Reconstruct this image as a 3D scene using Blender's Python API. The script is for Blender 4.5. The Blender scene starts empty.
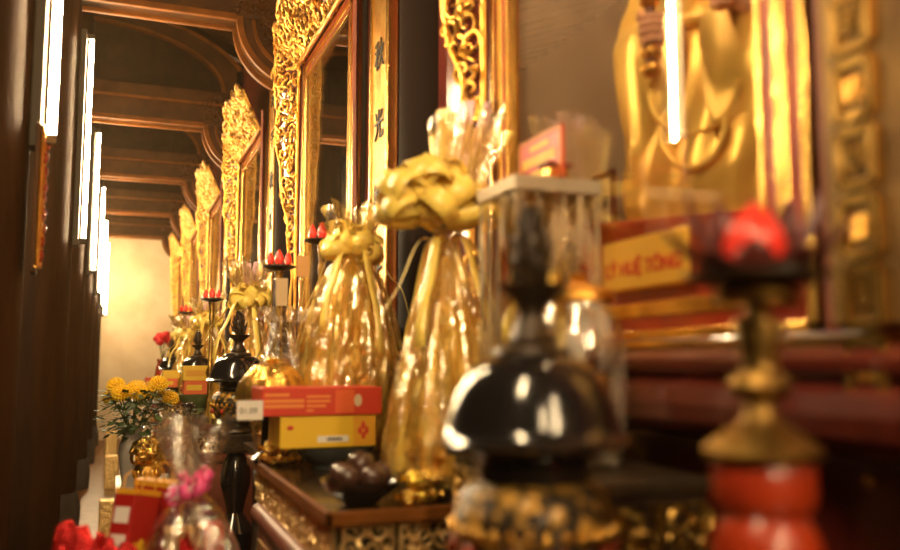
import bpy, bmesh, math, random
from mathutils import Vector, Matrix, noise

random.seed(11)
SC = bpy.context.scene
COL = SC.collection
PI = math.pi
R = math.radians
V = Vector

# ------------------------------------------------------------------ camera
FPX = 850.0
YAW = R(21.3)
PIT = math.atan(85.0 / FPX)
CAMZ = 1.3
_Rt = V((math.cos(YAW), -math.sin(YAW), 0))
_Fw = V((math.sin(YAW) * math.cos(PIT), math.cos(YAW) * math.cos(PIT), math.sin(PIT)))
_Up = V((-math.sin(YAW) * math.sin(PIT), -math.cos(YAW) * math.sin(PIT), math.cos(PIT)))


def ray(px, py):
    return _Fw + _Rt * ((px - 450) / FPX) + _Up * ((275 - py) / FPX)


def at(px, py, Y):
    d = ray(px, py)
    t = Y / d.y
    return V((d.x * t, Y, CAMZ + d.z * t))


def atx(px, py, X):
    d = ray(px, py)
    t = X / d.x
    return V((X, d.y * t, CAMZ + d.z * t))


cd = bpy.data.cameras.new('camera')
cam = bpy.data.objects.new('camera', cd)
COL.objects.link(cam)
cam.location = (0, 0, CAMZ)
cam.rotation_euler = (PI / 2 + PIT, 0, -YAW)
cd.sensor_width = 36
cd.lens = FPX * 36 / 900
cd.clip_start = 0.02
cd.dof.use_dof = True
cd.dof.focus_distance = 4.0
cd.dof.aperture_fstop = 1.75
SC.camera = cam

# ------------------------------------------------------------------ materials
MATS = {}


def _nodes(name):
    m = bpy.data.materials.new(name)
    m.use_nodes = True
    nt = m.node_tree
    for n in list(nt.nodes):
        nt.nodes.remove(n)
    out = nt.nodes.new('ShaderNodeOutputMaterial')
    return m, nt, out


def N(nt, t, **kw):
    n = nt.nodes.new(t)
    for k, v in kw.items():
        if k in n.inputs:
            n.inputs[k].default_value = v
        else:
            setattr(n, k, v)
    return n


def c4(c):
    return (c[0], c[1], c[2], 1)


def mat(name, base, rough=.5, metal=0., var=None, vscale=8., bump=0., bscale=30., stretch=(1, 1, 1),
        coat=0., spec=.5, vlo=.4, vhi=.65, kind='noise', emis=None, estr=0., trans=0., sss=0.):
    if name in MATS:
        return MATS[name]
    m, nt, out = _nodes(name)
    b = N(nt, 'ShaderNodeBsdfPrincipled')
    b.inputs['Base Color'].default_value = c4(base)
    b.inputs['Roughness'].default_value = rough
    b.inputs['Metallic'].default_value = metal
    b.inputs['Coat Weight'].default_value = coat
    b.inputs['Coat Roughness'].default_value = .08
    b.inputs['Specular IOR Level'].default_value = spec
    b.inputs['Transmission Weight'].default_value = trans
    if emis:
        b.inputs['Emission Color'].default_value = c4(emis)
        b.inputs['Emission Strength'].default_value = estr
    tc = N(nt, 'ShaderNodeTexCoord')
    mp = N(nt, 'ShaderNodeMapping')
    mp.inputs['Scale'].default_value = stretch
    nt.links.new(tc.outputs['Object'], mp.inputs['Vector'])
    if var is not None:
        if kind == 'noise':
            t = N(nt, 'ShaderNodeTexNoise', Scale=vscale, Detail=5.0)
            o = t.outputs['Fac']
        elif kind == 'voronoi':
            t = N(nt, 'ShaderNodeTexVoronoi', Scale=vscale)
            o = t.outputs['Distance']
        else:
            t = N(nt, 'ShaderNodeTexWave', Scale=vscale, Distortion=6.0, Detail=3.0)
            o = t.outputs['Fac']
        nt.links.new(mp.outputs['Vector'], t.inputs['Vector'])
        mr = N(nt, 'ShaderNodeMapRange')
        mr.inputs['From Min'].default_value = vlo
        mr.inputs['From Max'].default_value = vhi
        nt.links.new(o, mr.inputs['Value'])
        mx = N(nt, 'ShaderNodeMix', data_type='RGBA')
        mx.inputs[6].default_value = c4(base)
        mx.inputs[7].default_value = c4(var)
        nt.links.new(mr.outputs['Result'], mx.inputs[0])
        nt.links.new(mx.outputs[2], b.inputs['Base Color'])
    if bump:
        t2 = N(nt, 'ShaderNodeTexNoise', Scale=bscale, Detail=4.0)
        nt.links.new(mp.outputs['Vector'], t2.inputs['Vector'])
        bp = N(nt, 'ShaderNodeBump', Strength=bump, Distance=.02)
        nt.links.new(t2.outputs['Fac'], bp.inputs['Height'])
        nt.links.new(bp.outputs['Normal'], b.inputs['Normal'])
    nt.links.new(b.outputs['BSDF'], out.inputs['Surface'])
    MATS[name] = m
    return m


def film(name, tint, gloss_col, fac, rough=.08, body=None, bodyfac=0., bscale=60., bump=.3):
    """thin clear sheet: part transparent, part glossy (fresnel), part coloured print"""
    if name in MATS:
        return MATS[name]
    m, nt, out = _nodes(name)
    tr = N(nt, 'ShaderNodeBsdfTransparent', Color=c4(tint))
    gl = N(nt, 'ShaderNodeBsdfGlossy', Color=c4(gloss_col), Roughness=rough)
    lw = N(nt, 'ShaderNodeLayerWeight', Blend=.5)
    pw = N(nt, 'ShaderNodeMath', operation='POWER')
    pw.inputs[1].default_value = 2.6
    ml = N(nt, 'ShaderNodeMath', operation='MULTIPLY_ADD')
    ml.inputs[1].default_value = .75
    ml.inputs[2].default_value = fac
    ml.use_clamp = True
    nt.links.new(lw.outputs['Facing'], pw.inputs[0])
    nt.links.new(pw.outputs[0], ml.inputs[0])
    mx = N(nt, 'ShaderNodeMixShader')
    tc = N(nt, 'ShaderNodeTexCoord')
    if bump:
        tn = N(nt, 'ShaderNodeTexNoise', Scale=bscale, Detail=3.0)
        nt.links.new(tc.outputs['Object'], tn.inputs['Vector'])
        bp = N(nt, 'ShaderNodeBump', Strength=bump, Distance=.02)
        nt.links.new(tn.outputs['Fac'], bp.inputs['Height'])
        nt.links.new(bp.outputs['Normal'], gl.inputs['Normal'])
        nt.links.new(bp.outputs['Normal'], lw.inputs['Normal'])
    nt.links.new(ml.outputs[0], mx.inputs[0])
    nt.links.new(tr.outputs[0], mx.inputs[1])
    nt.links.new(gl.outputs[0], mx.inputs[2])
    last = mx
    if body:
        df = N(nt, 'ShaderNodeBsdfPrincipled')
        df.inputs['Base Color'].default_value = c4(body)
        df.inputs['Roughness'].default_value = .35
        df.inputs['Metallic'].default_value = .5
        mp = N(nt, 'ShaderNodeMapping')
        mp.inputs['Scale'].default_value = (1, 1, .25)
        nt.links.new(tc.outputs['Object'], mp.inputs['Vector'])
        tv = N(nt, 'ShaderNodeTexNoise', Scale=28., Detail=3.0)
        nt.links.new(mp.outputs['Vector'], tv.inputs['Vector'])
        mr = N(nt, 'ShaderNodeMapRange')
        mr.inputs['From Min'].default_value = .48
        mr.inputs['From Max'].default_value = .62
        mr.inputs['To Max'].default_value = bodyfac
        nt.links.new(tv.outputs['Fac'], mr.inputs['Value'])
        m2 = N(nt, 'ShaderNodeMixShader')
        nt.links.new(mr.outputs['Result'], m2.inputs[0])
        nt.links.new(mx.outputs[0], m2.inputs[1])
        nt.links.new(df.outputs[0], m2.inputs[2])
        last = m2
    nt.links.new(last.outputs[0], out.inputs['Surface'])
    MATS[name] = m
    return m


def emit(name, col, strength):
    if name in MATS:
        return MATS[name]
    m, nt, out = _nodes(name)
    e = N(nt, 'ShaderNodeEmission', Color=c4(col), Strength=strength)
    nt.links.new(e.outputs[0], out.inputs['Surface'])
    MATS[name] = m
    return m


GOLD = mat('gilt', (.95, .55, .13), .3, 1., var=(.78, .36, .05), vscale=14, bump=.35, bscale=70)
GOLDS = mat('gilt_smooth', (.95, .58, .16), .25, 1., bump=.12, bscale=30)
FOIL = mat('gold_foil', (.98, .64, .14), .27, 1., bump=.7, bscale=45)
FOILY = mat('yellow_foil', (.97, .68, .10), .3, 1., bump=.5, bscale=55)
BFOIL = mat('basket_foil', (.96, .68, .15), .32, .35, var=(.92, .52, .07), vscale=16, bump=.5, bscale=40)
SHADEIN = mat('shaded_shrine_lining', (.05, .035, .024), .7)  # shrine lining copied darker so unlit cabinets stay dim behind the reflections
ROBE = mat('gilt_robe', (.98, .64, .15), .36, .5, bump=.15, bscale=18)
BRASS = mat('aged_brass', (.52, .32, .08), .35, 1., var=(.2, .11, .03), vscale=25, bump=.3, bscale=60)
WOOD = mat('dark_timber', (.095, .034, .007), .6, 0., spec=.2, var=(.06, .023, .006), vscale=6, stretch=(1, 1, 1), bump=.15, bscale=24)
TRIM = mat('timber_edge', (.24, .075, .008), .55, 0., var=(.16, .05, .006), spec=.2, vscale=9)
ROOFW = mat('roof_boards', (.038, .014, .0035), .8, 0., var=(.02, .008, .002), spec=.2, vscale=7)
COLW = mat('column_timber', (.055, .021, .006), .6, 0., spec=.15, var=(.03, .011, .003), vscale=5, stretch=(3, 3, .4), bump=.05, bscale=20)
BLACK = mat('black_lacquer', (.012, .010, .010), .16, 0., coat=1., bump=.02, bscale=30)
BLACKM = mat('black_bronze', (.035, .024, .016), .34, .4, var=(.06, .035, .015), vscale=20, bump=.2, bscale=50)
PILL = mat('pillar_lacquer', (.014, .007, .005), .7, 0., spec=.05)
MAROON = mat('maroon_lacquer', (.13, .018, .010), .28, 0., coat=.5, var=(.085, .012, .007), vscale=6)
REDL = mat('red_lacquer', (.42, .04, .008), .3, 0., coat=.4, var=(.26, .02, .01), vscale=9)
REDBR = mat('red_brown_wood', (.24, .06, .028), .5, 0., var=(.15, .034, .015), vscale=7)
CREAM = mat('cream_plaster', (.76, .60, .38), .85, 0., var=(.66, .49, .29), vscale=2.5)
INNER = mat('shrine_lining', (.34, .25, .17), .75, 0., var=(.26, .18, .12), vscale=5, stretch=(1, 5, 1))
FLOORM = mat('floor_tile', (.26, .10, .018), .4, 0., var=(.16, .055, .01), vscale=10, bump=.18, bscale=26)
STONE = mat('grey_stone', (.10, .09, .08), .7, 0., var=(.07, .06, .055), vscale=14)
DARK_ENAMEL = mat('darkened_enamel', (.05, .035, .02), .7)  # lamp housing colour set far darker than white to offset the tube's glare
PAPER = mat('white_paper', (.82, .78, .72), .7)
CARD = mat('cream_card', (.7, .55, .35), .7)
INK = mat('black_ink', (.02, .015, .012), .5)
REDP = mat('red_print', (.62, .045, .018), .4)
ORANGE = mat('orange_print', (.80, .26, .05), .5)
YELP = mat('yellow_print', (.82, .52, .03), .4)
YELD = mat('deep_yellow_print', (.75, .36, .02), .45)
REDF = mat('red_foil', (.55, .02, .02), .2, .75, bump=.7, bscale=40)
PINK = mat('pink_ribbon', (.85, .10, .32), .35, 0., coat=.3)
PINKW = mat('pale_pink_ribbon', (.9, .6, .66), .4)
YRIB = mat('yellow_ribbon', (.95, .70, .14), .3, 0., bump=.2, bscale=30, coat=.4)
STEEL = mat('grey_metal', (.42, .34, .24), .4, .6)
PLATEM = mat('dark_plate', (.05, .055, .05), .25, 0., coat=.5)
SKIN = mat('painted_skin', (.80, .42, .27), .45)
LOTUS = mat('lotus_red', (.70, .035, .022), .25, 0., coat=.5, emis=(1., .05, .02), estr=.28)
SEPAL = mat('dark_sepal', (.10, .015, .012), .35, .2)
LEAF = mat('foliage', (.03, .06, .015), .5, 0., var=(.06, .1, .02), vscale=30)
PETY = mat('yellow_petals', (.88, .55, .02), .5)
PETR = mat('red_petals', (.62, .01, .015), .5)
VASEM = mat('grey_porcelain', (.34, .30, .26), .2, 0., coat=.6)
CERB = mat('urn_body', (.035, .022, .012), .28, .5, var=(.66, .36, .06), vscale=50, vlo=.48, vhi=.62, bump=.8, bscale=60, coat=.3)
GLASSJ = film('jar_glass', (.96, .94, .90), (1, 1, 1), .09, .03, body=(.8, .75, .68), bodyfac=.35, bump=0)
CASEGL = film('case_pane', (.95, .92, .86), (1, 1, 1), .06, .05, body=(.78, .62, .40), bodyfac=.4, bump=0)
GLASS = film('clear_glass', (.97, .96, .93), (1, 1, 1), .035, .02, bump=0)
CLEAR = film('clear_film', (.97, .95, .92), (1, .97, .92), .27, .07, body=(.85, .8, .74), bodyfac=.12, bump=.55, bscale=38)
CELLO = film('gold_printed_film', (1., .97, .86), (1, .96, .86), .36, .05, body=(.98, .72, .2), bodyfac=.5, bump=.5, bscale=34)
TUBE = emit('tube_glow', (1., .73, .40), 310.)
STATUE_FILL = emit('statue_fill_glow', (1., .74, .42), 95.)  # glow of the strip added over the statue


# ------------------------------------------------------------------ mesh builder
class MB:
    def __init__(self):
        self.v = []
        self.f = []
        self.mi = []
        self.cur = 0

    def add(self, vs, fs):
        b = len(self.v)
        self.v.extend([tuple(p) for p in vs])
        for f in fs:
            self.f.append(tuple(b + i for i in f))
            self.mi.append(self.cur)
        return self

    def box(self, c, s, M=None):
        x, y, z = s[0] / 2, s[1] / 2, s[2] / 2
        vs = [V((a, b, d)) for a in (-x, x) for b in (-y, y) for d in (-z, z)]
        if M is not None:
            vs = [M @ p for p in vs]
        c = V(c)
        vs = [p + c for p in vs]
        return self.add(vs, [(0, 1, 3, 2), (4, 6, 7, 5), (0, 4, 5, 1), (2, 3, 7, 6), (0, 2, 6, 4), (1, 5, 7, 3)])

    def b2(self, lo, hi):
        lo, hi = V(lo), V(hi)
        return self.box((lo + hi) / 2, hi - lo)

    def lathe(self, prof, seg=32, c=(0, 0, 0), fn=None, M=None):
        c = V(c)
        vs, fs = [], []
        for i, (r, z) in enumerate(prof):
            for k in range(seg):
                a = 2 * PI * k / seg
                rr = r * (fn(a, z) if fn else 1)
                p = V((rr * math.cos(a), rr * math.sin(a), z))
                if M is not None:
                    p = M @ p
                vs.append(p + c)
        n = len(prof)
        for i in range(n - 1):
            for k in range(seg):
                k2 = (k + 1) % seg
                fs.append((i * seg + k, i * seg + k2, (i + 1) * seg + k2, (i + 1) * seg + k))
        if prof[0][0] > 1e-5:
            fs.append(tuple(reversed(range(seg))))
        if prof[-1][0] > 1e-5:
            fs.append(tuple((n - 1) * seg + k for k in range(seg)))
        return self.add(vs, fs)

    def tube(self, pts, rad, sides=6, cap=True, flat=None):
        pts = [V(p) for p in pts]
        n = len(pts)
        if not hasattr(rad, '__len__'):
            rad = [rad] * n
        vs, fs = [], []
        up = V((0, 0, 1))
        t0 = (pts[1] - pts[0]).normalized()
        if abs(t0.dot(up)) > .9:
            up = V((1, 0, 0))
        for i, p in enumerate(pts):
            t = (pts[min(i + 1, n - 1)] - pts[max(i - 1, 0)])
            if t.length < 1e-9:
                t = t0.copy()
            t.normalize()
            a = (up - t * up.dot(t))
            if a.length < 1e-6:
                a = t.orthogonal()
            a.normalize()
            b = t.cross(a)
            up = a
            for k in range(sides):
                an = 2 * PI * k / sides
                vs.append(p + (a * math.cos(an) + b * math.sin(an)) * rad[i])
        for i in range(n - 1):
            for k in range(sides):
                k2 = (k + 1) % sides
                fs.append((i * sides + k, i * sides + k2, (i + 1) * sides + k2, (i + 1) * sides + k))
        if cap:
            fs.append(tuple(reversed(range(sides))))
            fs.append(tuple((n - 1) * sides + k for k in range(sides)))
        return self.add(vs, fs)

    def prism(self, outline, t, mp):
        """outline in (u,v), thickness 0..t along w; mp(u,v,w)->Vector"""
        n = len(outline)
        vs = [mp(u, v, 0) for u, v in outline] + [mp(u, v, t) for u, v in outline]
        fs = [tuple(reversed(range(n))), tuple(range(n, 2 * n))]
        for i in range(n):
            j = (i + 1) % n
            fs.append((i, j, n + j, n + i))
        return self.add(vs, fs)

    def grid(self, fn, nu, nv, closeu=False):
        vs, fs = [], []
        for j in range(nv + 1):
            for i in range(nu if closeu else nu + 1):
                vs.append(fn(i / nu, j / nv))
        w = nu if closeu else nu + 1
        for j in range(nv):
            for i in range(nu):
                i2 = (i + 1) % w if closeu else i + 1
                fs.append((j * w + i, j * w + i2, (j + 1) * w + i2, (j + 1) * w + i))
        return self.add(vs, fs)

    def blob(self, c, r, sub=2, ns=0., nscale=6., seed=0):
        bm = bmesh.new()
        bmesh.ops.create_icosphere(bm, subdivisions=sub, radius=1)
        c = V(c)
        if not hasattr(r, '__len__'):
            r = (r, r, r)
        vs = []
        for v in bm.verts:
            p = v.co.copy()
            k = 1 + ns * noise.noise(p * nscale + V((seed, seed * .7, 0)))
            vs.append(c + V((p.x * r[0] * k, p.y * r[1] * k, p.z * r[2] * k)))
        fs = [tuple(v.index for v in f.verts) for f in bm.faces]
        bm.free()
        return self.add(vs, fs)

    def build(self, name, mats, parent=None, smooth=False, bevel=0., loc=None, angle=40):
        me = bpy.data.meshes.new(name)
        me.from_pydata(self.v, [], self.f)
        if not isinstance(mats, (list, tuple)):
            mats = [mats]
        for m in mats:
            me.materials.append(m)
        me.polygons.foreach_set('material_index', self.mi)
        bm = bmesh.new()
        bm.from_mesh(me)
        bmesh.ops.recalc_face_normals(bm, faces=bm.faces)
        if smooth:
            for f in bm.faces:
                f.smooth = True
            if angle:
                for e in bm.edges:
                    if len(e.link_faces) == 2 and e.calc_face_angle(0) > R(angle):
                        e.smooth = False
        bm.to_mesh(me)
        bm.free()
        o = bpy.data.objects.new(name, me)
        COL.objects.link(o)
        if parent is not None:
            o.parent = parent
        if loc is not None:
            o.location = loc
        if bevel:
            md = o.modifiers.new('bevel', 'BEVEL')
            md.width = bevel
            md.segments = 2
            md.limit_method = 'ANGLE'
        return o


def tag(o, label=None, cat=None, group=None, kind=None):
    if label:
        o['label'] = label
    if cat:
        o['category'] = cat
    if group:
        o['group'] = group
    if kind:
        o['kind'] = kind
    return o


def thing(name, loc, label, cat, group=None, rz=0.):
    o = bpy.data.objects.new(name, None)
    o.empty_display_size = .05
    COL.objects.link(o)
    o.location = loc
    o.rotation_euler = (0, 0, rz)
    return tag(o, label, cat, group)


def kids(o):
    return [c for c in bpy.data.objects if c.parent == o]


def copy_tree(o, parent=None, loc=None, label=None, rz=None, sc=None):
    c = o.copy()
    COL.objects.link(c)
    if parent is not None:
        c.parent = parent
    if loc is not None:
        c.location = loc
    if label:
        c['label'] = label
    if rz is not None:
        c.rotation_euler = (0, 0, rz)
    if sc is not None:
        c.scale = (sc, sc, sc) if not hasattr(sc, '__len__') else sc
    for k in kids(o):
        copy_tree(k, c)
    return c


def text(name, s, size, m, parent, loc, rot, ext=.0006, align='CENTER', off=0.):
    cu = bpy.data.curves.new('t', 'FONT')
    cu.body = s
    cu.size = size
    cu.extrude = ext
    cu.offset = off
    cu.align_x = align
    cu.align_y = 'CENTER'
    o = bpy.data.objects.new('t', cu)
    COL.objects.link(o)
    dg = bpy.context.evaluated_depsgraph_get()
    me = bpy.data.meshes.new_from_object(o.evaluated_get(dg))
    bpy.data.objects.remove(o)
    me.materials.clear()
    me.materials.append(m)
    r = bpy.data.objects.new(name, me)
    COL.objects.link(r)
    r.parent = parent
    r.location = loc
    r.rotation_euler = rot
    return r


FACE_L = (PI / 2, 0, -PI / 2)     # text standing up, read from the aisle (-X side)
FACE_N = (PI / 2, 0, 0)           # text standing up, read from the camera end (-Y side)


# ------------------------------------------------------------------ carving
def inside(pt, poly):
    x, y = pt
    c = False
    n = len(poly)
    for i in range(n):
        x1, y1 = poly[i]
        x2, y2 = poly[i - 1]
        if (y1 > y) != (y2 > y) and x < (x2 - x1) * (y - y1) / (y2 - y1) + x1:
            c = not c
    return c


def carve(mb, poly, mp, step, rad, rng, rim=True):
    us = [p[0] for p in poly]
    vs = [p[1] for p in poly]
    if rim:
        ring = [mp(u, v, rad * .8) for u, v in poly] + [mp(poly[0][0], poly[0][1], rad * .8)]
        mb.tube(ring, rad * 1.15, 6)
    v = min(vs) + step * .5
    row = 0
    while v < max(vs):
        u = min(us) + step * (.5 if row % 2 else .95)
        while u < max(us):
            c = (u + rng.uniform(-.2, .2) * step, v + rng.uniform(-.2, .2) * step)
            if inside(c, poly):
                hand = rng.choice((-1, 1))
                a0 = rng.uniform(0, 2 * PI)
                r0 = step * rng.uniform(.5, .72)
                n = 11
                pts, rr = [], []
                for i in range(n):
                    t = i / (n - 1)
                    r = r0 * (1 - .82 * t)
                    a = a0 + hand * 2 * PI * 1.25 * t
                    q = (c[0] + r * math.cos(a), c[1] + r * math.sin(a))
                    pts.append(mp(q[0], q[1], rad * (.4 + 1.4 * t)))
                    rr.append(rad * (.55 + .5 * math.sin(PI * min(1, t * 1.15 + .08))))
                mb.tube(pts, rr, 5)
                for k in range(2):
                    a = a0 + rng.uniform(0, 2 * PI)
                    L = step * rng.uniform(.4, .7)
                    bend = rng.uniform(-.9, .9)
                    pts = []
                    for i in range(5):
                        t = i / 4
                        aa = a + bend * t
                        q = (c[0] + (r0 * .5 + L * t) * math.cos(aa), c[1] + (r0 * .5 + L * t) * math.sin(aa))
                        if not inside(q, poly):
                            break
                        pts.append(mp(q[0], q[1], rad * (.5 + .9 * math.sin(PI * t))))
                    if len(pts) >= 3:
                        m = len(pts)
                        mb.tube(pts, [rad * (.35 + 1.1 * math.sin(PI * (i + .35) / (m - .3))) for i in range(m)], 5)
            u += step
        v += step * .87
        row += 1


# ------------------------------------------------------------------ setting
def struct(name, mb, m, **kw):
    o = mb.build(name, m, **kw)
    o['kind'] = 'structure'
    return o


struct('floor', MB().b2((-4, -4, -.1), (1.6, 15.4, 0)), FLOORM)
YE = 15.2
struct('wall_end', MB().b2((-4, YE, 0), (1.6, YE + .2, 4.6)), CREAM)
struct('wall_right', MB().b2((1.5, -4, 0), (1.65, YE, 4.6)), MAROON)
# roof: sloping boards, low on the shrine side, high over the nave on the left
mb = MB()
mb.prism([(-4, 5.9), (1.7, 3.75), (1.7, 3.85), (-4, 6.0)], 20.,
         lambda u, v, w: V((u, -4 + w, v)))
ceil = struct('ceiling', mb, ROOFW)
mb = MB()
for i in range(58):
    y = -3.8 + i * .33
    mb.prism([(-4, 5.78), (1.7, 3.63), (1.7, 3.76), (-4, 5.91)], .085, lambda u, v, w, y=y: V((u, y + w, v)))
struct('trim_1', mb, WOOD)

BAY = 2.375
# altar step (long lacquered moulded plinth carrying the shrines)
mb = MB()
prof = [(1.5, 0), (.90, 0), (.90, 1.17), (.84, 1.185), (.80, 1.195), (.785, 1.21), (.78, 1.235), (.785, 1.258), (.80, 1.27), (.815, 1.275), (.80, 1.28), (.79, 1.29), (.788, 1.302),
        (.80, 1.315), (.825, 1.32), (.83, 1.335), (1.5, 1.335)]
mb.prism(prof, YE + 3, lambda u, v, w: V((u, w - 3, v)))
struct('trim_2', mb, MAROON)
mb = MB()
mb.b2((.818, -3, 1.322), (.829, YE, 1.331))
struct('trim_3', mb, GOLDS)

# left columns with tube lamps
COLY = [2.62, 4.93, 7.25, 9.6, 11.9, 14.2]
LAMPX = [at(51.5, 137, 2.62).x, at(83.5, 240, 4.93).x, -.20, -.195, -.195, -.195]
COLLAB = ['dark round timber column nearest the camera at the left edge', 'second dark timber column behind the nearest one',
          'third dark timber column along the aisle', 'fourth dark timber column along the aisle',
          'fifth dark timber column, last but one before the end wall', 'farthest dark timber column beside the cream end wall',
          'dark timber column out of sight beside the camera']
LAMPLAB = ['fluorescent tube lamp cut off by the top edge, on the nearest column', 'second fluorescent tube lamp, longest fully shown one on the left',
           'third fluorescent tube lamp along the row of columns', 'fourth fluorescent tube lamp along the row of columns',
           'fifth fluorescent tube lamp, last but one before the end wall', 'smallest fluorescent tube lamp, farthest along beside the cream wall',
           'fluorescent tube lamp on the column beside the camera']
cproto = thing('column', (0, 0, 0), COLLAB[0], 'column', 'dark columns along the aisle')
m1 = MB()
m1.lathe([(.2, .3), (.202, 1.5), (.2, 3.2), (.19, 5.0)], 40)
m1.build('shaft', COLW, cproto, smooth=True)
m1 = MB()
m1.lathe([(.23, 0), (.23, .06), (.235, .1), (.235, .18), (.22, .25), (.205, .3)], 40)
m1.build('stone_base', STONE, cproto, smooth=True)
lproto = thing('tube_lamp', (0, 0, 0), LAMPLAB[0], 'lamp', 'fluorescent tube lamps on the columns')
LL = 1.12
m1 = MB()
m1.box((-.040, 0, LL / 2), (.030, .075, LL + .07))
m1.build('housing', DARK_ENAMEL, lproto, bevel=.004)
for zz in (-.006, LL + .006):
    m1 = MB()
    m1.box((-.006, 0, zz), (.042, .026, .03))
    m1.build('end_cap', DARK_ENAMEL, lproto, bevel=.003)
m1 = MB()
m1.lathe([(.0115, .01), (.0115, LL - .01)], 14)
m1.build('tube', TUBE, lproto, smooth=True)
for i, y in enumerate(COLY + [.25]):
    lx = LAMPX[i] if i < 6 else -.195
    cx = lx - .056 - .2
    if i == 0:
        cproto.location = (cx, y, 0)
        lproto.location = (lx, y, at(51, 138, y).z)
    else:
        copy_tree(cproto, loc=(cx, y, 0), label=COLLAB[i])
        copy_tree(lproto, loc=(lx, y, 2.0 if i > 1 else at(83, 240, y).z), label=LAMPLAB[i])
copy_tree(lproto, loc=(.70, -1.4, 1.9), label='added fluorescent tube lamp behind the camera, brightening the right foreground')  # unseen lamp and its post, added to brighten the right foreground
copy_tree(cproto, loc=(.70 - .256, -1.4, 0), label='made-up dark post carrying the added lamp behind the camera')
copy_tree(lproto, loc=(-.195, -2.1, 2.0), label='fluorescent tube lamp on the column behind the camera')
copy_tree(cproto, loc=(-.451, -2.1, 0), label='dark timber column out of sight behind the camera')

# carved board hanging on the nearest column under its lamp
r0 = thing('carved_board', (LAMPX[0] - .012, COLY[0], 1.56), 'narrow red and gold carved board hanging below the nearest lamp', 'board')
MB().b2((-.024, -.05, -.02), (-.012, .05, .40)).build('backing', WOOD, r0, bevel=.003)
mb = MB()
rng = random.Random(5)
carve(mb, [(-.045, 0), (.045, 0), (.045, .39), (-.045, .39)], lambda u, v, w: V((-.012 + w, u, v)), .042, .006, rng)
mb.build('carving', GOLD, r0, smooth=True)
mb = MB()
for k in range(9):
    mb.blob((-.004, rng.uniform(-.03, .03), (.03 + k * .04)), (.012, .016, .02), 2)
mb.build('red_bosses', REDL, r0, smooth=True)

# roof beams across the aisle
BEAMLAB = ['nearest carved roof beam across the top of the picture', 'second roof beam with a crescent brace over it',
           'third roof beam along the aisle', 'fourth roof beam along the aisle', 'fifth roof beam, lowest in the picture, before the end wall']
bproto = thing('roof_beam', (0, 0, 0), BEAMLAB[0], 'beam', 'roof beams across the aisle')
XB = .60
m1 = MB()
m1.b2((-.30, -.085, 0), (1.5, .085, .17))
m1.b2((-.30, -.07, .19), (1.5, .07, .30))
m1.build('beam', WOOD, bproto, bevel=.008)
m1 = MB()
for s_ in (-1, 1):
    a_, b_ = sorted((s_ * .1, s_ * .066))
    m1.b2((-.30, a_, -.022), (XB, b_, .018))
    m1.b2((-.30, a_, .168), (1.1, b_, .192))
m1.build('edge_moulding', TRIM, bproto, bevel=.006)
# quarter round bracket
cxx, rr0 = .98, .38
def qarc(r, n=14):
    return [(cxx - r * math.cos(PI / 2 * i / n), .0 - r * math.sin(PI / 2 * i / n)) for i in range(n + 1)]
m1 = MB()
m1.prism(qarc(.36) + [(cxx, 0)], .13, lambda u, v, w: V((u, w - .065, v + .01)))
m1.build('bracket', WOOD, bproto)
m1 = MB()
for (ra, rb, h) in ((rr0, .345, .105), (.29, .27, .08)):
    o_ = qarc(ra)
    i_ = list(reversed(qarc(rb)))
    m1.prism(o_ + i_, .035, lambda u, v, w, h=h: V((u, w - h, v)))
    m1.prism(o_ + i_, .035, lambda u, v, w, h=h: V((u, h - w, v)))
m1.build('bracket_moulding', TRIM, bproto, smooth=True, angle=35)
m1 = MB()
rng = random.Random(8)
carve(m1, qarc(.26) + [(cxx, 0)], lambda u, v, w: V((u, -.066 - w, v)), .075, .011, rng, rim=False)
carve(m1, [(.55, .0), (1.0, .0), (1.0, .26), (.85, .31), (.62, .2)], lambda u, v, w: V((u, -.075 - w, v + .02)), .085, .013, rng, rim=False)
m1.build('bracket_carving', WOOD, bproto, smooth=True)
# crescent brace + plank infill above
def cres(t, r):
    a = PI / 2 * t
    return (-.32 + (1.28 + r) * math.sin(a), .30 + (.62 + r * .6) * math.cos(a))
m1 = MB()
out_ = [cres(i / 20, .0) for i in range(21)]
in_ = [cres(i / 20, -.20) for i in range(20, -1, -1)]
m1.prism(out_ + in_, .12, lambda u, v, w: V((u, w - .06, v)))
m1.build('crescent_brace', WOOD, bproto)
m1 = MB()
for (ra, rb) in ((.02, -.02), (-.19, -.215)):
    m1.prism([cres(i / 20, ra) for i in range(21)] + [cres(i / 20, rb) for i in range(20, -1, -1)], .15,
             lambda u, v, w: V((u, w - .075, v)))
m1.build('brace_moulding', TRIM, bproto)
m1 = MB()
m1.prism([cres(i / 20, -.2) for i in range(21)] + [(-.32, .30)], .03, lambda u, v, w: V((u, w - .0, v)))
for k in range(4):
    m1.b2((-.2 + k * .22, -.02, .30), (-.16 + k * .22, .0, .62 - k * .04))
m1.build('infill_panel', ROOFW, bproto)
BEAMZ = 3.245
for k in range(5):
    y = 4.93 + k * 2.33
    if k == 0:
        bproto.location = (-.03, y, BEAMZ + .02)
    else:
        copy_tree(bproto, loc=(0, y, BEAMZ), label=BEAMLAB[k])

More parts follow.
